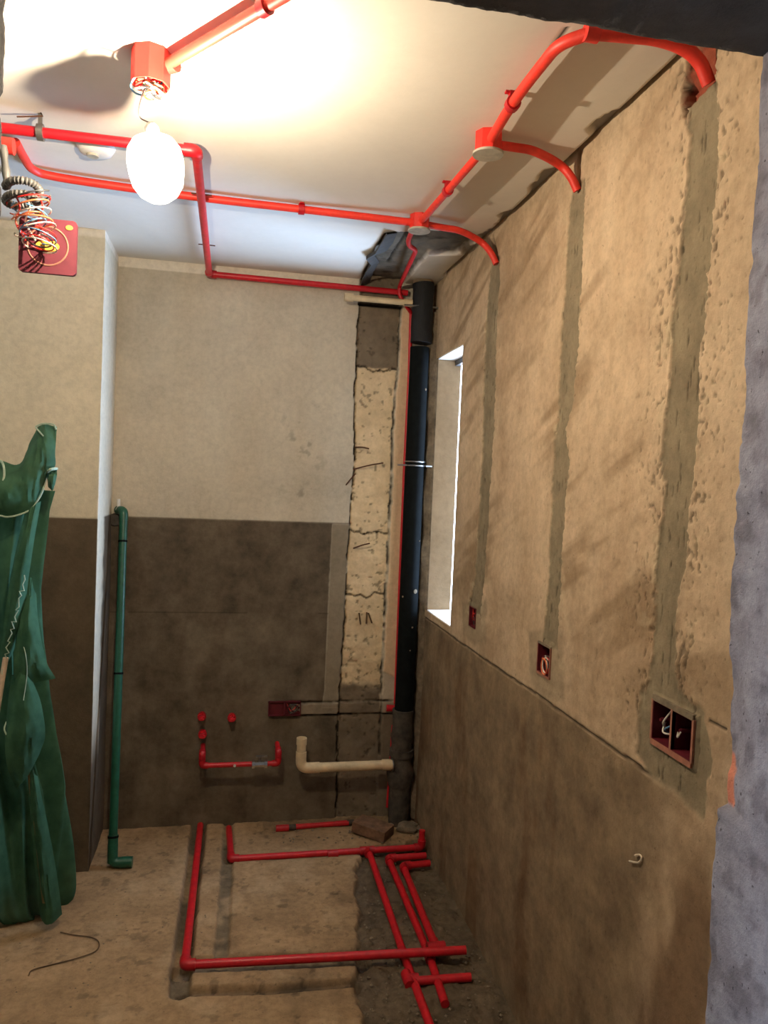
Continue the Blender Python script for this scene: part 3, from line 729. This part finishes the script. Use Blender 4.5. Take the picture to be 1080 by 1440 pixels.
# black drain stack
bxm, bym = .829, 3.43
def bz(py_): return hit(585, py_, 1, bym).z
stack = thing('drain_stack', 'black vertical drain pipe in the far right corner', 'pipe', (bxm, bym, 0))
zt, zk, zb = bz(398), bz(482), bz(1000)
MB().tube([(bxm, bym, zk-.02), (bxm, bym, bz(870)), (bxm, bym, zb)], .0435, 28).build('pipe', M['black'], stack)
b = MB(); n = 9; pts = [(bxm+.004+.002*math.sin(i*2.1), bym-.004, zk+(zt-zk)*i/(n-1)) for i in range(n)]
b.tube(pts, [.0465+.004*vn(i*1.3, .5, 3) for i in range(n)], 28); b.build('tape_wrap', M['tape'], stack)
MB().tube([(bxm, bym, zt-.01), (bxm, bym, ZC+.03)], .043, 24).build('pale_collar', M['cream'], stack)
for py_, nm in ((432, 1), (655, 2)):
    zz = bz(py_); b = MB()
    for k in ((0, .018) if nm == 2 else (0,)):
        b.tube([Vector((bxm+.0455*math.cos(a), bym+.0455*math.sin(a), zz+k)) for a in [j*math.pi/12 for j in range(24)]], .0045 if nm == 1 else .0032, 6, closed=True)
    b.tube([(bxm-.085, bym-.02, zz), (bxm-.045, bym-.03, zz)], .004, 6); b.tube([(bxm+.045, bym-.03, zz), (XR, bym-.02, zz)], .004, 6)
    b.build('clamp', M['steel'], stack)
lower = MB(); n = 14
lower.tube([(bxm-.004, bym, zb+.01+(0-.01-zb)*i/(n-1)) for i in range(n)], [.043+.014*vn(i*.9, .2, 5)+(.012 if i in (7, 8) else 0) for i in range(n)], 24); lower.build('cement_smeared_pipe', M['dusty'], stack)
for zz in (bz(1057), bz(1098)):
    MB().tube([(bxm-.004, bym, zz-.016), (bxm-.004, bym, zz+.016)], .056, 24).build('collar', M['dusty'], stack)
for (py_, ox, wd, hh) in ((830, .02, .018, .03), (838, -.035, .008, .026), (760, .03, .006, .03), (548, .028, .01, .02), (880, .012, .008, .012), (912, .006, .006, .016)):
    zz = bz(py_); yy = bym-math.sqrt(max(1e-5, .044**2-min(ox,.04)**2)); b = MB()
    b.lathe([(0, .001), (wd*.6, .001), (wd*.3, .003), (0, .0035)], (bxm+ox, yy, zz), (ox, yy-bym, 0), 9); b.build('paint_splash', M['cement'], stack)
# mortar ridge between stack and right wall
b = MB(); vs = []; fs = []; n = 60
for i in range(n+1):
    zz = .02+(2.38-.02)*i/n; wv = .012+.018*vn(i*.55, 2.0, 4); wu = .02+.03*vn(i*.4, 5.0, 6)
    vs += [(XR+.01, 3.41, zz), (XR-wv, 3.425+.01*vn(i*.7, 1, 2), zz), (XR-wv*1.3, 3.455, zz), (XR-wu, D+.01, zz)]
for i in range(n):
    for k in range(3): fs.append((i*4+k, i*4+k+1, i*4+5+k, i*4+4+k))
b.add(vs, fs); b.build('mortar_ridge', M['cement'], wall_right)

# ------------------------------------------------------------------ green pipe
gb = fl(158, 1213, .022); gt = bk(174, 722, .05)
gp = thing('green_pipe', 'dark green plastic pipe leaning upright against the back wall', 'pipe', (gb.x, gb.y, 0))
MB().tube([gb, gt], .0170, 20).build('pipe', M['green'], gp)
dv = (gt-gb)
for f_, r_ in ((.07, .0205), (.525, .0185), (.915, .0185)):
    c = gb+dv*f_; MB().tube([c-dv.normalized()*.004, c+dv.normalized()*.004], r_+.001, 20).build('ring', M['black'], gp)
MB().tube([gb+dv*.0, gb+dv*.075], .0198, 20).build('socket', M['green'], gp)
ex = Vector((1, -.05, 0)).normalized()
MB().tube(fillet([gb+dv*.05, gb, gb+ex*.05], .03, 8), .0205, 20).build('elbow', M['green'], gp)
MB().tube([gb+ex*.035, gb+ex*.078], .0222, 20).build('socket', M['green'], gp)
MB().tube(fillet([gt-dv.normalized()*.03, gt+Vector((0, 0, .012)), gt+Vector((-.03, .045, .012))], .02, 6), .0185, 18).build('elbow', M['green'], gp)
wfit = thing('wall_fitting', 'small white tap fitting on the wall at the top of the green pipe', 'fitting', bk(167, 722))
q = bk(168, 716, 0)
MB().tube([q+Vector((0, .01, 0)), q+Vector((0, -.03, 0))], .012, 12).build('nipple', M['white'], wfit)
MB().tube([q+Vector((0, -.02, -.012)), q+Vector((-.002, -.02, .045))], .007, 10).build('stem', M['white'], wfit)
b = MB(); b.lathe([(0, 0), (.030, 0), (.024, .012), (0, .014)], bk(162, 731, 0), (0, -1, 0), 14); b.build('dark_flange', M['dusty'], wfit)

# ------------------------------------------------------------------ floor pipes
G = 'red water pipes in the floor'
z = .004
A = fl(281, 1168, z); A2 = Vector((A.x, D+.02, z)); B = fl(260, 1357, z); Cc = fl(655, 1336, z+.022)
pipe_run('floor_pipe', 'long L shaped red pipe in the left floor channel with round elbow', [A+(A-B)*.06, B, Cc], .0142, group=G)
Pa = fl(322, 1168, z); Pb = fl(325, 1208, z); Pc = fl(600, 1191, z); Pd = Vector((XR-.012, Pc.y, z))
Pc = Vector((XR-.03, Pc.y, z))
pipe_run('floor_pipe', 'red pipe along the back of the floor turning up at the right wall', [Pa+(Pa-Pb)*.1, Pb, Pc, Pc+Vector((0, 0, .075))], .0136, group=G,
    tees=[(Pb+(Pc-Pb)*((fl(517, 1198, z)-Pb).length/(Pc-Pb).length), Pc-Pb, fl(575, 1345, z)-fl(520, 1198, z))], couplings=[(fl(468, 1201, z), (1, 0, 0))])
z2 = -.012
t1 = fl(520, 1201, z); t2 = fl(567, 1340, z2); t3 = fl(612, 1462, z2)
pipe_run('floor_pipe', 'red pipe running from the back tee under the long pipe towards the viewer', [t1, t2, t3], .0136, elbows=False, group=G,
    tees=[(fl(574, 1378, z2), t3-t2, (1, .03, 0))], couplings=[(fl(567, 1342, z2), t3-t2)])
u0 = Vector((XR-.03, fl(600, 1203, z).y, z)); u1 = fl(546, 1207, z); u2 = fl(603, 1342, z2); u3 = fl(626, 1412, z2)
pipe_run('floor_pipe', 'middle of three red pipes beside the right wall, ending bare in rubble', [u0, u1, u2, u3], .0136, group=G)
v0 = Vector((XR-.03, fl(600, 1214, z).y, z)); v1 = fl(567, 1218, z); v2 = fl(613, 1332, z+.02)
pipe_run('floor_pipe', 'red pipe nearest the right wall joining the long pipe at a tee', [v0, v1, v2], .0136, group=G, tees=[(v2, (1, .02, 0), v1-v2)], couplings=[])
pipe_run('floor_pipe', 'short red cross pipe nearest the viewer, running into the right wall', [fl(578, 1380, z2), fl(662, 1374, z2+.006)], .0136, group=G)
st = pipe_run('floor_pipe', 'short red pipe stub lying at the foot of the back wall', [fl(412, 1163, .014), fl(490, 1157, .016)], .0118, group=G)
MB().tube([fl(388, 1165, .014), fl(406, 1164, .014)], .015, 16).build('end_plug', M['red2'], st)
MB().tube([fl(403, 1164, .014), fl(416, 1163, .014)], .013, 14).build('joint', M['dusty'], st)
st2 = fl(497, 1156, .016); MB().tube([fl(488, 1157, .016), st2], .0125, 14).build('joint', M['dusty'], st)

# ------------------------------------------------------------------ socket boxes
def socket(label, c, ax_in, ax_w, w, h, dep, cells=1, wires=(), rim=.0):
    """open back box: c = centre of mouth, ax_in = direction into wall, ax_w = width axis"""
    t = thing('socket_box', label, 'socket box', c, 'maroon wall socket boxes')
    c = Vector(c); I = Vector(ax_in); Wd = Vector(ax_w); Z = Vector((0, 0, 1)); th = .003
    m3 = Matrix((Wd, I, Z)).transposed()
    if m3.determinant() < 0: m3 = Matrix((-Wd, I, Z)).transposed()
    cw = w/cells
    for k in range(cells):
        b = MB(); cc = c+Wd*((k-(cells-1)/2)*cw)
        b.box(cc+I*dep, (cw, th, h), m3)
        for sg in (-1, 1):
            b.box(cc+Wd*sg*(cw/2-th/2)+I*(dep/2-.002), (th, dep+.004, h), m3)
            b.box(cc+Z*sg*(h/2-th/2)+I*(dep/2-.002), (cw, dep+.004, th), m3)
        b.build('box', M['maroon'], t, False)
        for sg in (-1, 1):
            q = cc+Wd*sg*(cw/2-.008)+I*.012
            b = MB(); b.tube([q, q+I*(dep-.014)], .005, 8); b.lathe([(0, 0), (.0035, 0), (.0035, -.002), (0, -.002)], q-I*.001, I, 8); b.build('screw_post', M['maroon'], t)
    if rim:
        for sg in (-1, 1):
            MB().box(c+Z*sg*(h/2+rim/2-.002)-I*.001, (w+.004, .008, rim), m3).build('rim', M['pinkrim'] if sg < 0 else M['cement'], t, False)
            MB().box(c+Wd*sg*(w/2+rim*.2)-I*.001, (rim*.5, .008, h), m3).build('rim', M['pinkrim'], t, False)
        if cells > 1: MB().box(c-I*.001, (.006, .008, h), m3).build('divider', M['pinkrim'], t, False)
    for (cn, pts) in wires:
        MB().tube(spline([c+Wd*a+Z*b_+I*k for a, b_, k in pts], 7), .0019, 6).build('wire', M[cn], t)
    return t
IN = (1, 0, 0); WY = (0, -1, 0)
def loop(r, off, k, ph=0, n=11): return [(off[0]+r*math.cos(ph+i*.62), off[1]+r*math.sin(ph+i*.62), k-.0006*i) for i in range(n)]
s1, s2_, s3 = SOCK
socket('small maroon socket box with black wires, nearest the window', (XR, s1[0], s1[1]), IN, WY, s1[2], s1[3], .04, 1,
    [('w_black', loop(.018, (.012, -.006), .012)), ('w_red', [(-.03, .03, .01), (0, 0, .002), (.024, -.03, .012)]), ('w_red', [(-.028, -.02, .012), (-.004, .006, .0), (.02, .028, .014)]), ('w_black', loop(.013, (.014, -.012), .004, 2))])
socket('maroon socket box with a coil of wires under the middle chase', (XR, s2_[0], s2_[1]), IN, WY, s2_[2], s2_[3], .045, 1,
    [('w_red', loop(.022, (.012, -.014), .004)), ('w_white', loop(.021, (.012, -.013), .0, 1)), ('w_orange', loop(.023, (.010, -.016), -.003, 2)), ('w_black', loop(.012, (.013, -.014), .006, 0)), ('w_blue', [(.008, -.012, .01), (.016, -.008, .0), (.018, -.02, .004)]), ('w_white', [(-.03, .0, .03), (-.024, .006, .012), (-.02, -.004, .02)])], rim=.006)
socket('double maroon socket box in a damp patch beside the doorway', (XR, s3[0], s3[1]), IN, WY, s3[2], s3[3], .05, 2,
    [('w_white', [(-.066, -.02, .03), (-.045, .0, .006), (-.03, .036, .02)]), ('w_blue', [(-.06, -.028, .03), (-.04, -.012, .008), (-.018, .006, .02)]), ('w_white', [(-.07, .0, .03), (-.05, -.022, .01), (-.02, -.018, .02)]), ('w_white', [(.004, -.004, .01), (.012, -.012, .004), (.016, .0, .008)])], rim=.012)
bs = bk(400, 995.5, .003)
socket('double maroon socket box on the dark back wall at the mortar chase', (bs.x, D-.014, bs.z), (0, 1, 0), (1, 0, 0), .148, .066, .011, 2,
    [('w_black', loop(.02, (.035, 0), .0)), ('w_black', loop(.016, (.045, .004), -.004, 2)), ('w_red', [(.01, .02, .01), (.03, -.01, -.002), (.06, .016, .004)])])
# red socket stub on chase end
q = bk(552, 996, .01)
tag(MB().tube([q+Vector((-.03, 0, .002)), q+Vector((.012, 0, 0))], .0155, 14).build('pipe_stub', M['red'], None), 'short red pipe stub at the right end of the mortar chase', 'pipe')

# ------------------------------------------------------------------ coil of wires and plate hanging at the upper left
HY = 1.9
def hp(px_, py_, y=HY): return hit(px_, py_, 1, y)
fc = thing('corrugated_tube', 'grey corrugated cable tube coiled at the upper left below the ceiling', 'cable tube', hp(25, 268))
path = [hp(4, 205), hp(8, 240), hp(10, 262)]+[hp(32+24*math.cos(a), 262+3.0*(a-math.pi)-13*math.sin(a+math.pi), HY+.03*math.sin(a)) for a in [math.pi+j*.25 for j in range(int(4.0*math.pi/.25)-9)]]
path = spline(path, 4); rr = [.0085+.0014*math.sin(i*1.9) for i in range(len(path))]
MB().tube(path, rr, 10).build('tube', M['flex'], fc)
wc = thing('wire_coil', 'loose coil of coloured wires hanging from the grey corrugated tube', 'wires', hp(48, 330))
rng = random.Random(2)
for k, (cn, cy_) in enumerate((('w_black', 279), ('w_red', 283), ('w_orange', 291), ('w_blue', 297), ('w_white', 301), ('w_orange', 307), ('w_orange', 311), ('w_blue', 318), ('w_white', 323), ('w_red', 327), ('w_blue', 332), ('w_black', 338), ('w_red', 341), ('w_white', 345))):
    cx = 40+(cy_-290)*.28+rng.uniform(-3, 3); rx = rng.uniform(22, 33)-(cy_-290)*.12; ph = rng.uniform(0, 6.28); tl = rng.uniform(-9, 9)
    pts = [hp(cx+rx*math.cos(a), cy_+9*math.sin(a)+tl*math.cos(a), HY+.05*math.sin(a)) for a in [ph+j*.3 for j in range(19)]]
    MB().tube(pts, .0017, 6).build('wire', M[cn], wc)
for xo in (26, 40, 58):
    MB().tube(spline([hp(xo-8, 268), hp(xo+2, 290, HY-.02), hp(xo-4, 312, HY+.02), hp(xo+10, 338)], 6), .0022, 6).build('wire', M['w_white' if xo == 40 else 'w_red'], wc)
pc = hp(68, 347, HY+.06); pw = .064
pl = thing('cover_plate', 'maroon square cover plate with a ring, at the upper left', 'cover plate', pc+Vector((0, 0, -pw)))
b = MB(); n = 6; vs = []
out = []
for (sx, sz) in ((1, 1), (-1, 1), (-1, -1), (1, -1)):
    for j in range(n+1):
        a = math.atan2(sz, sx)-math.pi/4+j/n*math.pi/2; out.append((sx*(pw-.010)+.010*math.cos(a), sz*(pw-.010)+.010*math.sin(a)))
k = len(out)
for yy in (-.006, .006): vs += [pc+Vector((x, yy, zz_)) for x, zz_ in out]
fs = [tuple(range(k)), tuple(range(2*k-1, k-1, -1))]+[(i, (i+1) % k, k+(i+1) % k, k+i) for i in range(k)]
b.add(vs, fs).build('plate', M['maroon2'], pl, False)
MB().tube([pc+Vector((.045*math.cos(a), -.006, .045*math.sin(a))) for a in [j*math.pi/18 for j in range(36)]], .0022, 6, closed=True).build('ring', M['pinkrim'], pl)
b = MB(); b.lathe([(0, .0), (.026, .0), (.026, .0025), (0, .003)], (0, 0, 0), (0, -1, 0), 24)
b.v = [(pc.x+.0+x, pc.y-.006+y, pc.z+.0+z_*.52) for x, y, z_ in b.v]; b.build('yellow_disc', M['w_yellow'], pl)
b = MB(); b.lathe([(0, .0), (.008, .0), (.008, .002), (0, .0025)], (0, 0, 0), (0, -1, 0), 14)
b.v = [(pc.x+.047+x, pc.y-.006+y, pc.z+.047+z_*.7) for x, y, z_ in b.v]; b.build('yellow_disc', M['w_yellow'], pl)

# red pipe end seen at the upper left edge
q = hp(8, 205, 1.97); tag(MB().tube([q+Vector((-.06, 0, .002)), q+Vector((.018, 0, 0))], .019, 14).build('pipe_stub', M['orange2'], None), 'short red pipe stub behind the left doorway edge, above the corrugated tube', 'pipe')
# white round ceiling fitting
q = cl(135, 206, 0)
cf = thing('ceiling_fitting', 'round white fitting on the ceiling left of the bulb', 'fitting', q)
MB().lathe([(.0, -.024), (.030, -.024), (.044, -.018), (.052, -.004), (.054, 0)], q, (0, 0, 1), 28).build('dome', M['white'], cf)
MB().lathe([(.0, -.03), (.016, -.03), (.018, -.022), (.018, -.01)], q+Vector((-.008, .0, 0)), (0, 0, 1), 16).build('boss', M['lid'], cf)

# ------------------------------------------------------------------ rebar ends, wall tail wires
for (a, b_, lab) in (((497, 660), (539, 651), 'long rusty rebar end across the column'), ((499, 629), (519, 631), 'thin rusty wire on the column above the long rebar'), ((485, 684), (500, 666), 'short bent rusty wire left of the column edge'), ((497, 771), (520, 764), 'rusty rebar end low on the column')):
    p, q = bk(*a, -.006), bk(*b_, .02)
    mdl = (p+q)/2+Vector((0, -.008, .003))
    tag(MB().tube(spline([p, mdl, q], 5), .0032, 8).build('rebar_end', M['rust'], None), lab, 'rebar', 'rebar ends in the column')

# ------------------------------------------------------------------ brick and rubble
bc = fl(524, 1174, 0)
br = MB(); m3 = Matrix.Rotation(math.radians(-38), 3, 'Z') @ Matrix.Rotation(math.radians(4), 3, 'Y')
br.box(bc+Vector((0, 0, .030)), (.165, .10, .048), m3)
o = br.build('loose_brick', M['brickmat'], None, True, .004); tag(o, 'brown brick lying on the floor below the black drain', 'brick')
def chunk(c, r, sd, name, mat, parent=None):
    import bmesh
    bm = bmesh.new(); bmesh.ops.create_icosphere(bm, subdivisions=2, radius=1)
    rg = random.Random(sd); sc = Vector((rg.uniform(.8, 1.3), rg.uniform(.7, 1.1), rg.uniform(.45, .75)))
    for v in bm.verts:
        k = .8+.45*rg.random(); v.co = Vector((v.co.x*sc.x, v.co.y*sc.y, v.co.z*sc.z))*k*r+Vector(c)
    me = bpy.data.meshes.new(name); bm.to_mesh(me); bm.free(); me.materials.append(mat)
    return link(bpy.data.objects.new(name, me), parent)
for i, (px_, py_, r, lab) in enumerate(((560, 1142, .04, 'cement lump at the foot of the black drain, left one'), (585, 1140, .036, 'cement lump between the black drain and the right wall'), (592, 1168, .022, 'dark lump of mortar at the wall above the turned up pipe'), (548, 1160, .018, 'small mortar lump right behind the brick'))):
    c = fl(px_, py_, 0); c.y = min(c.y, 3.40 if i > 1 else 3.355); tag(chunk(c+Vector((0, 0, r*.4)), r, i, 'cement_lump', M['cement']), lab, 'rubble', 'cement lumps by the drain')
allv = MB(); rg = random.Random(9)
def pebble(c, r):
    vs = [Vector(c)+Vector((x*r*rg.uniform(.7, 1.3), y*r*rg.uniform(.7, 1.3), zz*r*rg.uniform(.5, .9))) for x, y, zz in ((1, 0, 0), (-1, 0, 0), (0, 1, 0), (0, -1, 0), (0, 0, 1), (0, 0, -1))]
    allv.add(vs, [(0, 2, 4), (2, 1, 4), (1, 3, 4), (3, 0, 4), (2, 0, 5), (1, 2, 5), (3, 1, 5), (0, 3, 5)])
for i in range(620):
    kx = rg.random()
    if kx < .62: px_, py_ = rg.uniform(505, 720), rg.uniform(1205, 1440); z_ = -.016
    elif kx < .85: px_, py_ = rg.uniform(380, 600), rg.uniform(1150, 1185); z_ = .004
    else: px_, py_ = rg.uniform(20, 480), rg.uniform(1170, 1430); z_ = .0
    p = fl(px_, py_, z_)
    if p.x > XR-.01 or p.y > D-.02 or (kx < .62 and px_ < 500): continue
    pebble(p, rg.uniform(.002, .007) if kx < .85 else rg.uniform(.0015, .004))
tag(allv.build('rubble', M['cement'], None, False), 'mortar crumbs and grit scattered over the floor', 'rubble', kind='stuff')

# twine on the floor
tw = [fl(*q, .004) for q in ((40, 1372), (46, 1364), (75, 1356), (110, 1347), (135, 1337), (139, 1325), (128, 1318), (105, 1315), (85, 1311))]
tag(MB().tube(spline(tw, 8), .0019, 6).build('twine', M['string'], None), 'thin piece of twine curled on the floor beside the netting', 'string')

# ------------------------------------------------------------------ green safety netting bundle
NY = 2.87
net = thing('safety_net', 'bundle of green safety netting propped upright at the left', 'netting', (fl(60, 1310).x, NY, 0))
def np_(px_, py_, y=NY): return hit(px_, py_, 1, y)
sil = [(70, 600), (72, 660), (55, 717), (47, 791), (44, 830), (48, 880), (52, 930), (54, 975), (62, 1033), (78, 1107), (84, 1200), (88, 1265), (89, 1292), (80, 1312)]
sz = np.array([np_(*q).z for q in sil]); sx = np.array([np_(*q).x for q in sil])
def right_edge(z_): return float(np.interp(z_, sz[::-1], sx[::-1]))
# main gathered body: closed folded tube
nt, nz = 220, 110; vs = []; fs = []
for j in range(nz+1):
    z_ = .0+(np_(60, 690).z)*j/nz
    tp = min(z_/.07, 1); tp = .72+.28*math.sqrt(1-(1-tp)**2)
    xr_ = right_edge(max(z_, .02))-.05*(1-tp); wdt = .24*tp; dep = .13*(1-.25*j/nz)*tp
    for i in range(nt):
        a = 2*math.pi*i/nt
        fold = 1+.17*math.sin(9*a+2.2*math.sin(z_*2.1)+z_*1.1)+.10*math.sin(17*a-z_*2.3)+.07*math.sin(5*a+z_*4)+.05*math.sin(31*a+z_*3)
        sl = .9+.2*float(vn(z_*5, a*2, 3))
        vs.append((xr_-wdt+wdt*math.cos(a)*(1+(fold-1)*.55), NY+.03+dep*math.sin(a)*fold*sl, z_))
for j in range(nz):
    for i in range(nt):
        k = (i+1) % nt; fs.append((j*nt+i, j*nt+k, (j+1)*nt+k, (j+1)*nt+i))
b = MB(); b.add(vs, fs); b.build('bundle', M['net'], net)
def patch(name, rows, mat, n=8, bulge=.0):
    R_ = [spline(r, n) for r in rows]; cols_ = list(zip(*[spline([r[i] for r in R_], n) if False else [r[i] for r in R_] for i in range(len(R_[0]))]))
    G_ = [spline([r[i] for r in R_], n) for i in range(len(R_[0]))]
    b = MB(); w_ = len(G_[0]); vs = []; fs = []
    for i, c_ in enumerate(G_):
        for j, p in enumerate(c_):
            vs.append(p+Vector((0, -bulge*math.sin(math.pi*j/(w_-1))+.022*(float(vn(i*.45+j*.12, j*.10, 8))-.5)+.008*(float(vn(i*1.1, j*.5, 4))-.5), 0)))
    N_ = len(vs); vs += [v+Vector((.001, .004, 0)) for v in vs]
    for i in range(len(G_)-1):
        for j in range(w_-1):
            q = (i*w_+j, i*w_+j+1, (i+1)*w_+j+1, (i+1)*w_+j); fs.append(q); fs.append(tuple(N_+x for x in q[::-1]))
    b.add(vs, fs); return b.build(name, mat, net)
F = NY-.13
# upper swag with white hem
patch('swag', [[np_(-30, 650, F+.06), np_(0, 648, F+.05), np_(28, 652, F+.05), np_(45, 615, F+.05), np_(58, 597, F+.05), np_(79, 600, F+.05)],
               [np_(-30, 675, F), np_(0, 672, F), np_(26, 668, F-.01), np_(48, 640, F), np_(64, 622, F), np_(80, 632, F+.03)],
               [np_(-30, 700, F-.02), np_(0, 700, F-.03), np_(26, 695, F-.03), np_(48, 672, F-.01), np_(64, 652, F), np_(79, 655, F+.04)],
               [np_(-30, 726, F-.01), np_(0, 726, F-.02), np_(26, 725, F-.02), np_(46, 714, F), np_(60, 690, F+.02), np_(67, 664, F+.04)]], M['net'], 7, .03)
b = MB(); b.tube(spline([np_(-10, 725, F-.032), np_(0, 725, F-.032), np_(10, 727, F-.03), np_(26, 724, F-.03), np_(42, 717, F-.01), np_(52, 705, F), np_(60, 690, F+.01), np_(66, 664, F+.03)], 6), .0032, 6); b.build('hem', M['hem'], net)
b = MB(); b.tube(spline([np_(50, 600, F+.03), np_(60, 596, F+.03), np_(75, 597, F+.03), np_(79, 604, F+.03)], 6), .003, 6); b.tube(spline([np_(50, 601, F+.02), np_(58, 610, F+.0), np_(70, 624, F)], 6), .0026, 6)
b.tube(spline([np_(-4, 645, F+.02), np_(4, 652, F), np_(6, 668, F-.03), np_(2, 685, F-.04), np_(-2, 700, F-.04)], 6), .004, 6); b.build('hem', M['hem'], net)
# knot tab at the right of swag
patch('tail', [[np_(64, 662, F+.03), np_(72, 658, F+.02), np_(80, 660, F+.03)], [np_(66, 672, F+.02), np_(73, 671, F), np_(81, 668, F+.02)], [np_(68, 684, F+.03), np_(73, 690, F+.01), np_(77, 682, F+.03)]], M['net'], 5, .01)
b = MB(); b.tube(spline([np_(66, 664, F+.0), np_(72, 660, F-.02), np_(80, 659, F+.01)], 5), .005, 6); b.build('hem', M['hem'], net)
# long sloping fold from the swag down to the left
patch('long_fold', [[np_(34, 722, F), np_(46, 712, F-.03), np_(57, 705, F+.0)], [np_(14, 810, F-.01), np_(30, 800, F-.05), np_(44, 780, F-.01)], [np_(6, 880, F-.02), np_(20, 876, F-.06), np_(32, 862, F-.02)], [np_(-6, 950, F-.02), np_(8, 935, F-.06), np_(18, 915, F-.02)]], M['net'], 7)
# triangular flap and rounded flap
patch('flap', [[np_(34, 830, F+.03), np_(42, 812, F+.02), np_(50, 835, F+.04)], [np_(26, 880, F-.02), np_(42, 870, F-.03), np_(56, 880, F+.01)], [np_(22, 940, F-.04), np_(46, 925, F-.05), np_(66, 930, F-.02)], [np_(24, 985, F-.03), np_(48, 962, F-.04), np_(77, 955, F-.03)]], M['net'], 7, .02)
patch('flap', [[np_(16, 950, F-.04), np_(34, 940, F-.06), np_(42, 950, F-.04)], [np_(10, 1010, F-.05), np_(36, 985, F-.08), np_(58, 985, F-.04)], [np_(12, 1070, F-.05), np_(40, 1030, F-.08), np_(64, 1030, F-.03)], [np_(22, 1110, F-.02), np_(38, 1092, F-.05), np_(54, 1062, F-.03)]], M['net'], 7, .02)
b = MB(); rg = random.Random(4); zg = []
for i in range(26):
    t_ = i/25; x_ = 35+(2-35)*t_; y_ = 812+(948-812)*t_; w_ = rg.uniform(.3, 3.2); zg.append(np_(x_+(w_ if i % 2 else -w_), y_+rg.uniform(-4, 4), F-.075))
b.tube(zg, .0020, 6); b.build('hem', M['hem'], net)
b = MB(); b.tube(spline([np_(30, 900, F-.04), np_(36, 920, F-.08), np_(38, 948, F-.08), np_(33, 985, F-.10)], 6), .0013, 6); b.tube(spline([np_(9, 1015, F-.06), np_(6, 1025, F-.08), np_(9, 1033, F-.08)], 6), .0025, 6); b.build('hem', M['hem'], net)
# rounded feet of the bundle
patch('long_fold', [[np_(38, 1090, F-.01), np_(44, 1080, F-.03), np_(52, 1092, F-.01)], [np_(42, 1150, F-.01), np_(52, 1150, F-.04), np_(64, 1150, F-.01)], [np_(50, 1220, F-.01), np_(62, 1220, F-.04), np_(76, 1215, F)], [np_(56, 1290, F+.02), np_(70, 1300, F-.01), np_(86, 1288, F+.02)]], M['net'], 7)
pt, pb = np_(43, 1085, F-.012), np_(64, 1268, F-.016)
tag(MB().tube([pt, pb], .011, 12).build('prop_pole', M['bamboo'], None), 'yellowish pole showing through the lower netting', 'pole')
tag(MB().tube([np_(8, 925, F-.07), np_(-16, 1075, F-.05)], .009, 12).build('prop_pole', M['wood'], None), 'pale timber pole at the left edge of the netting', 'pole')
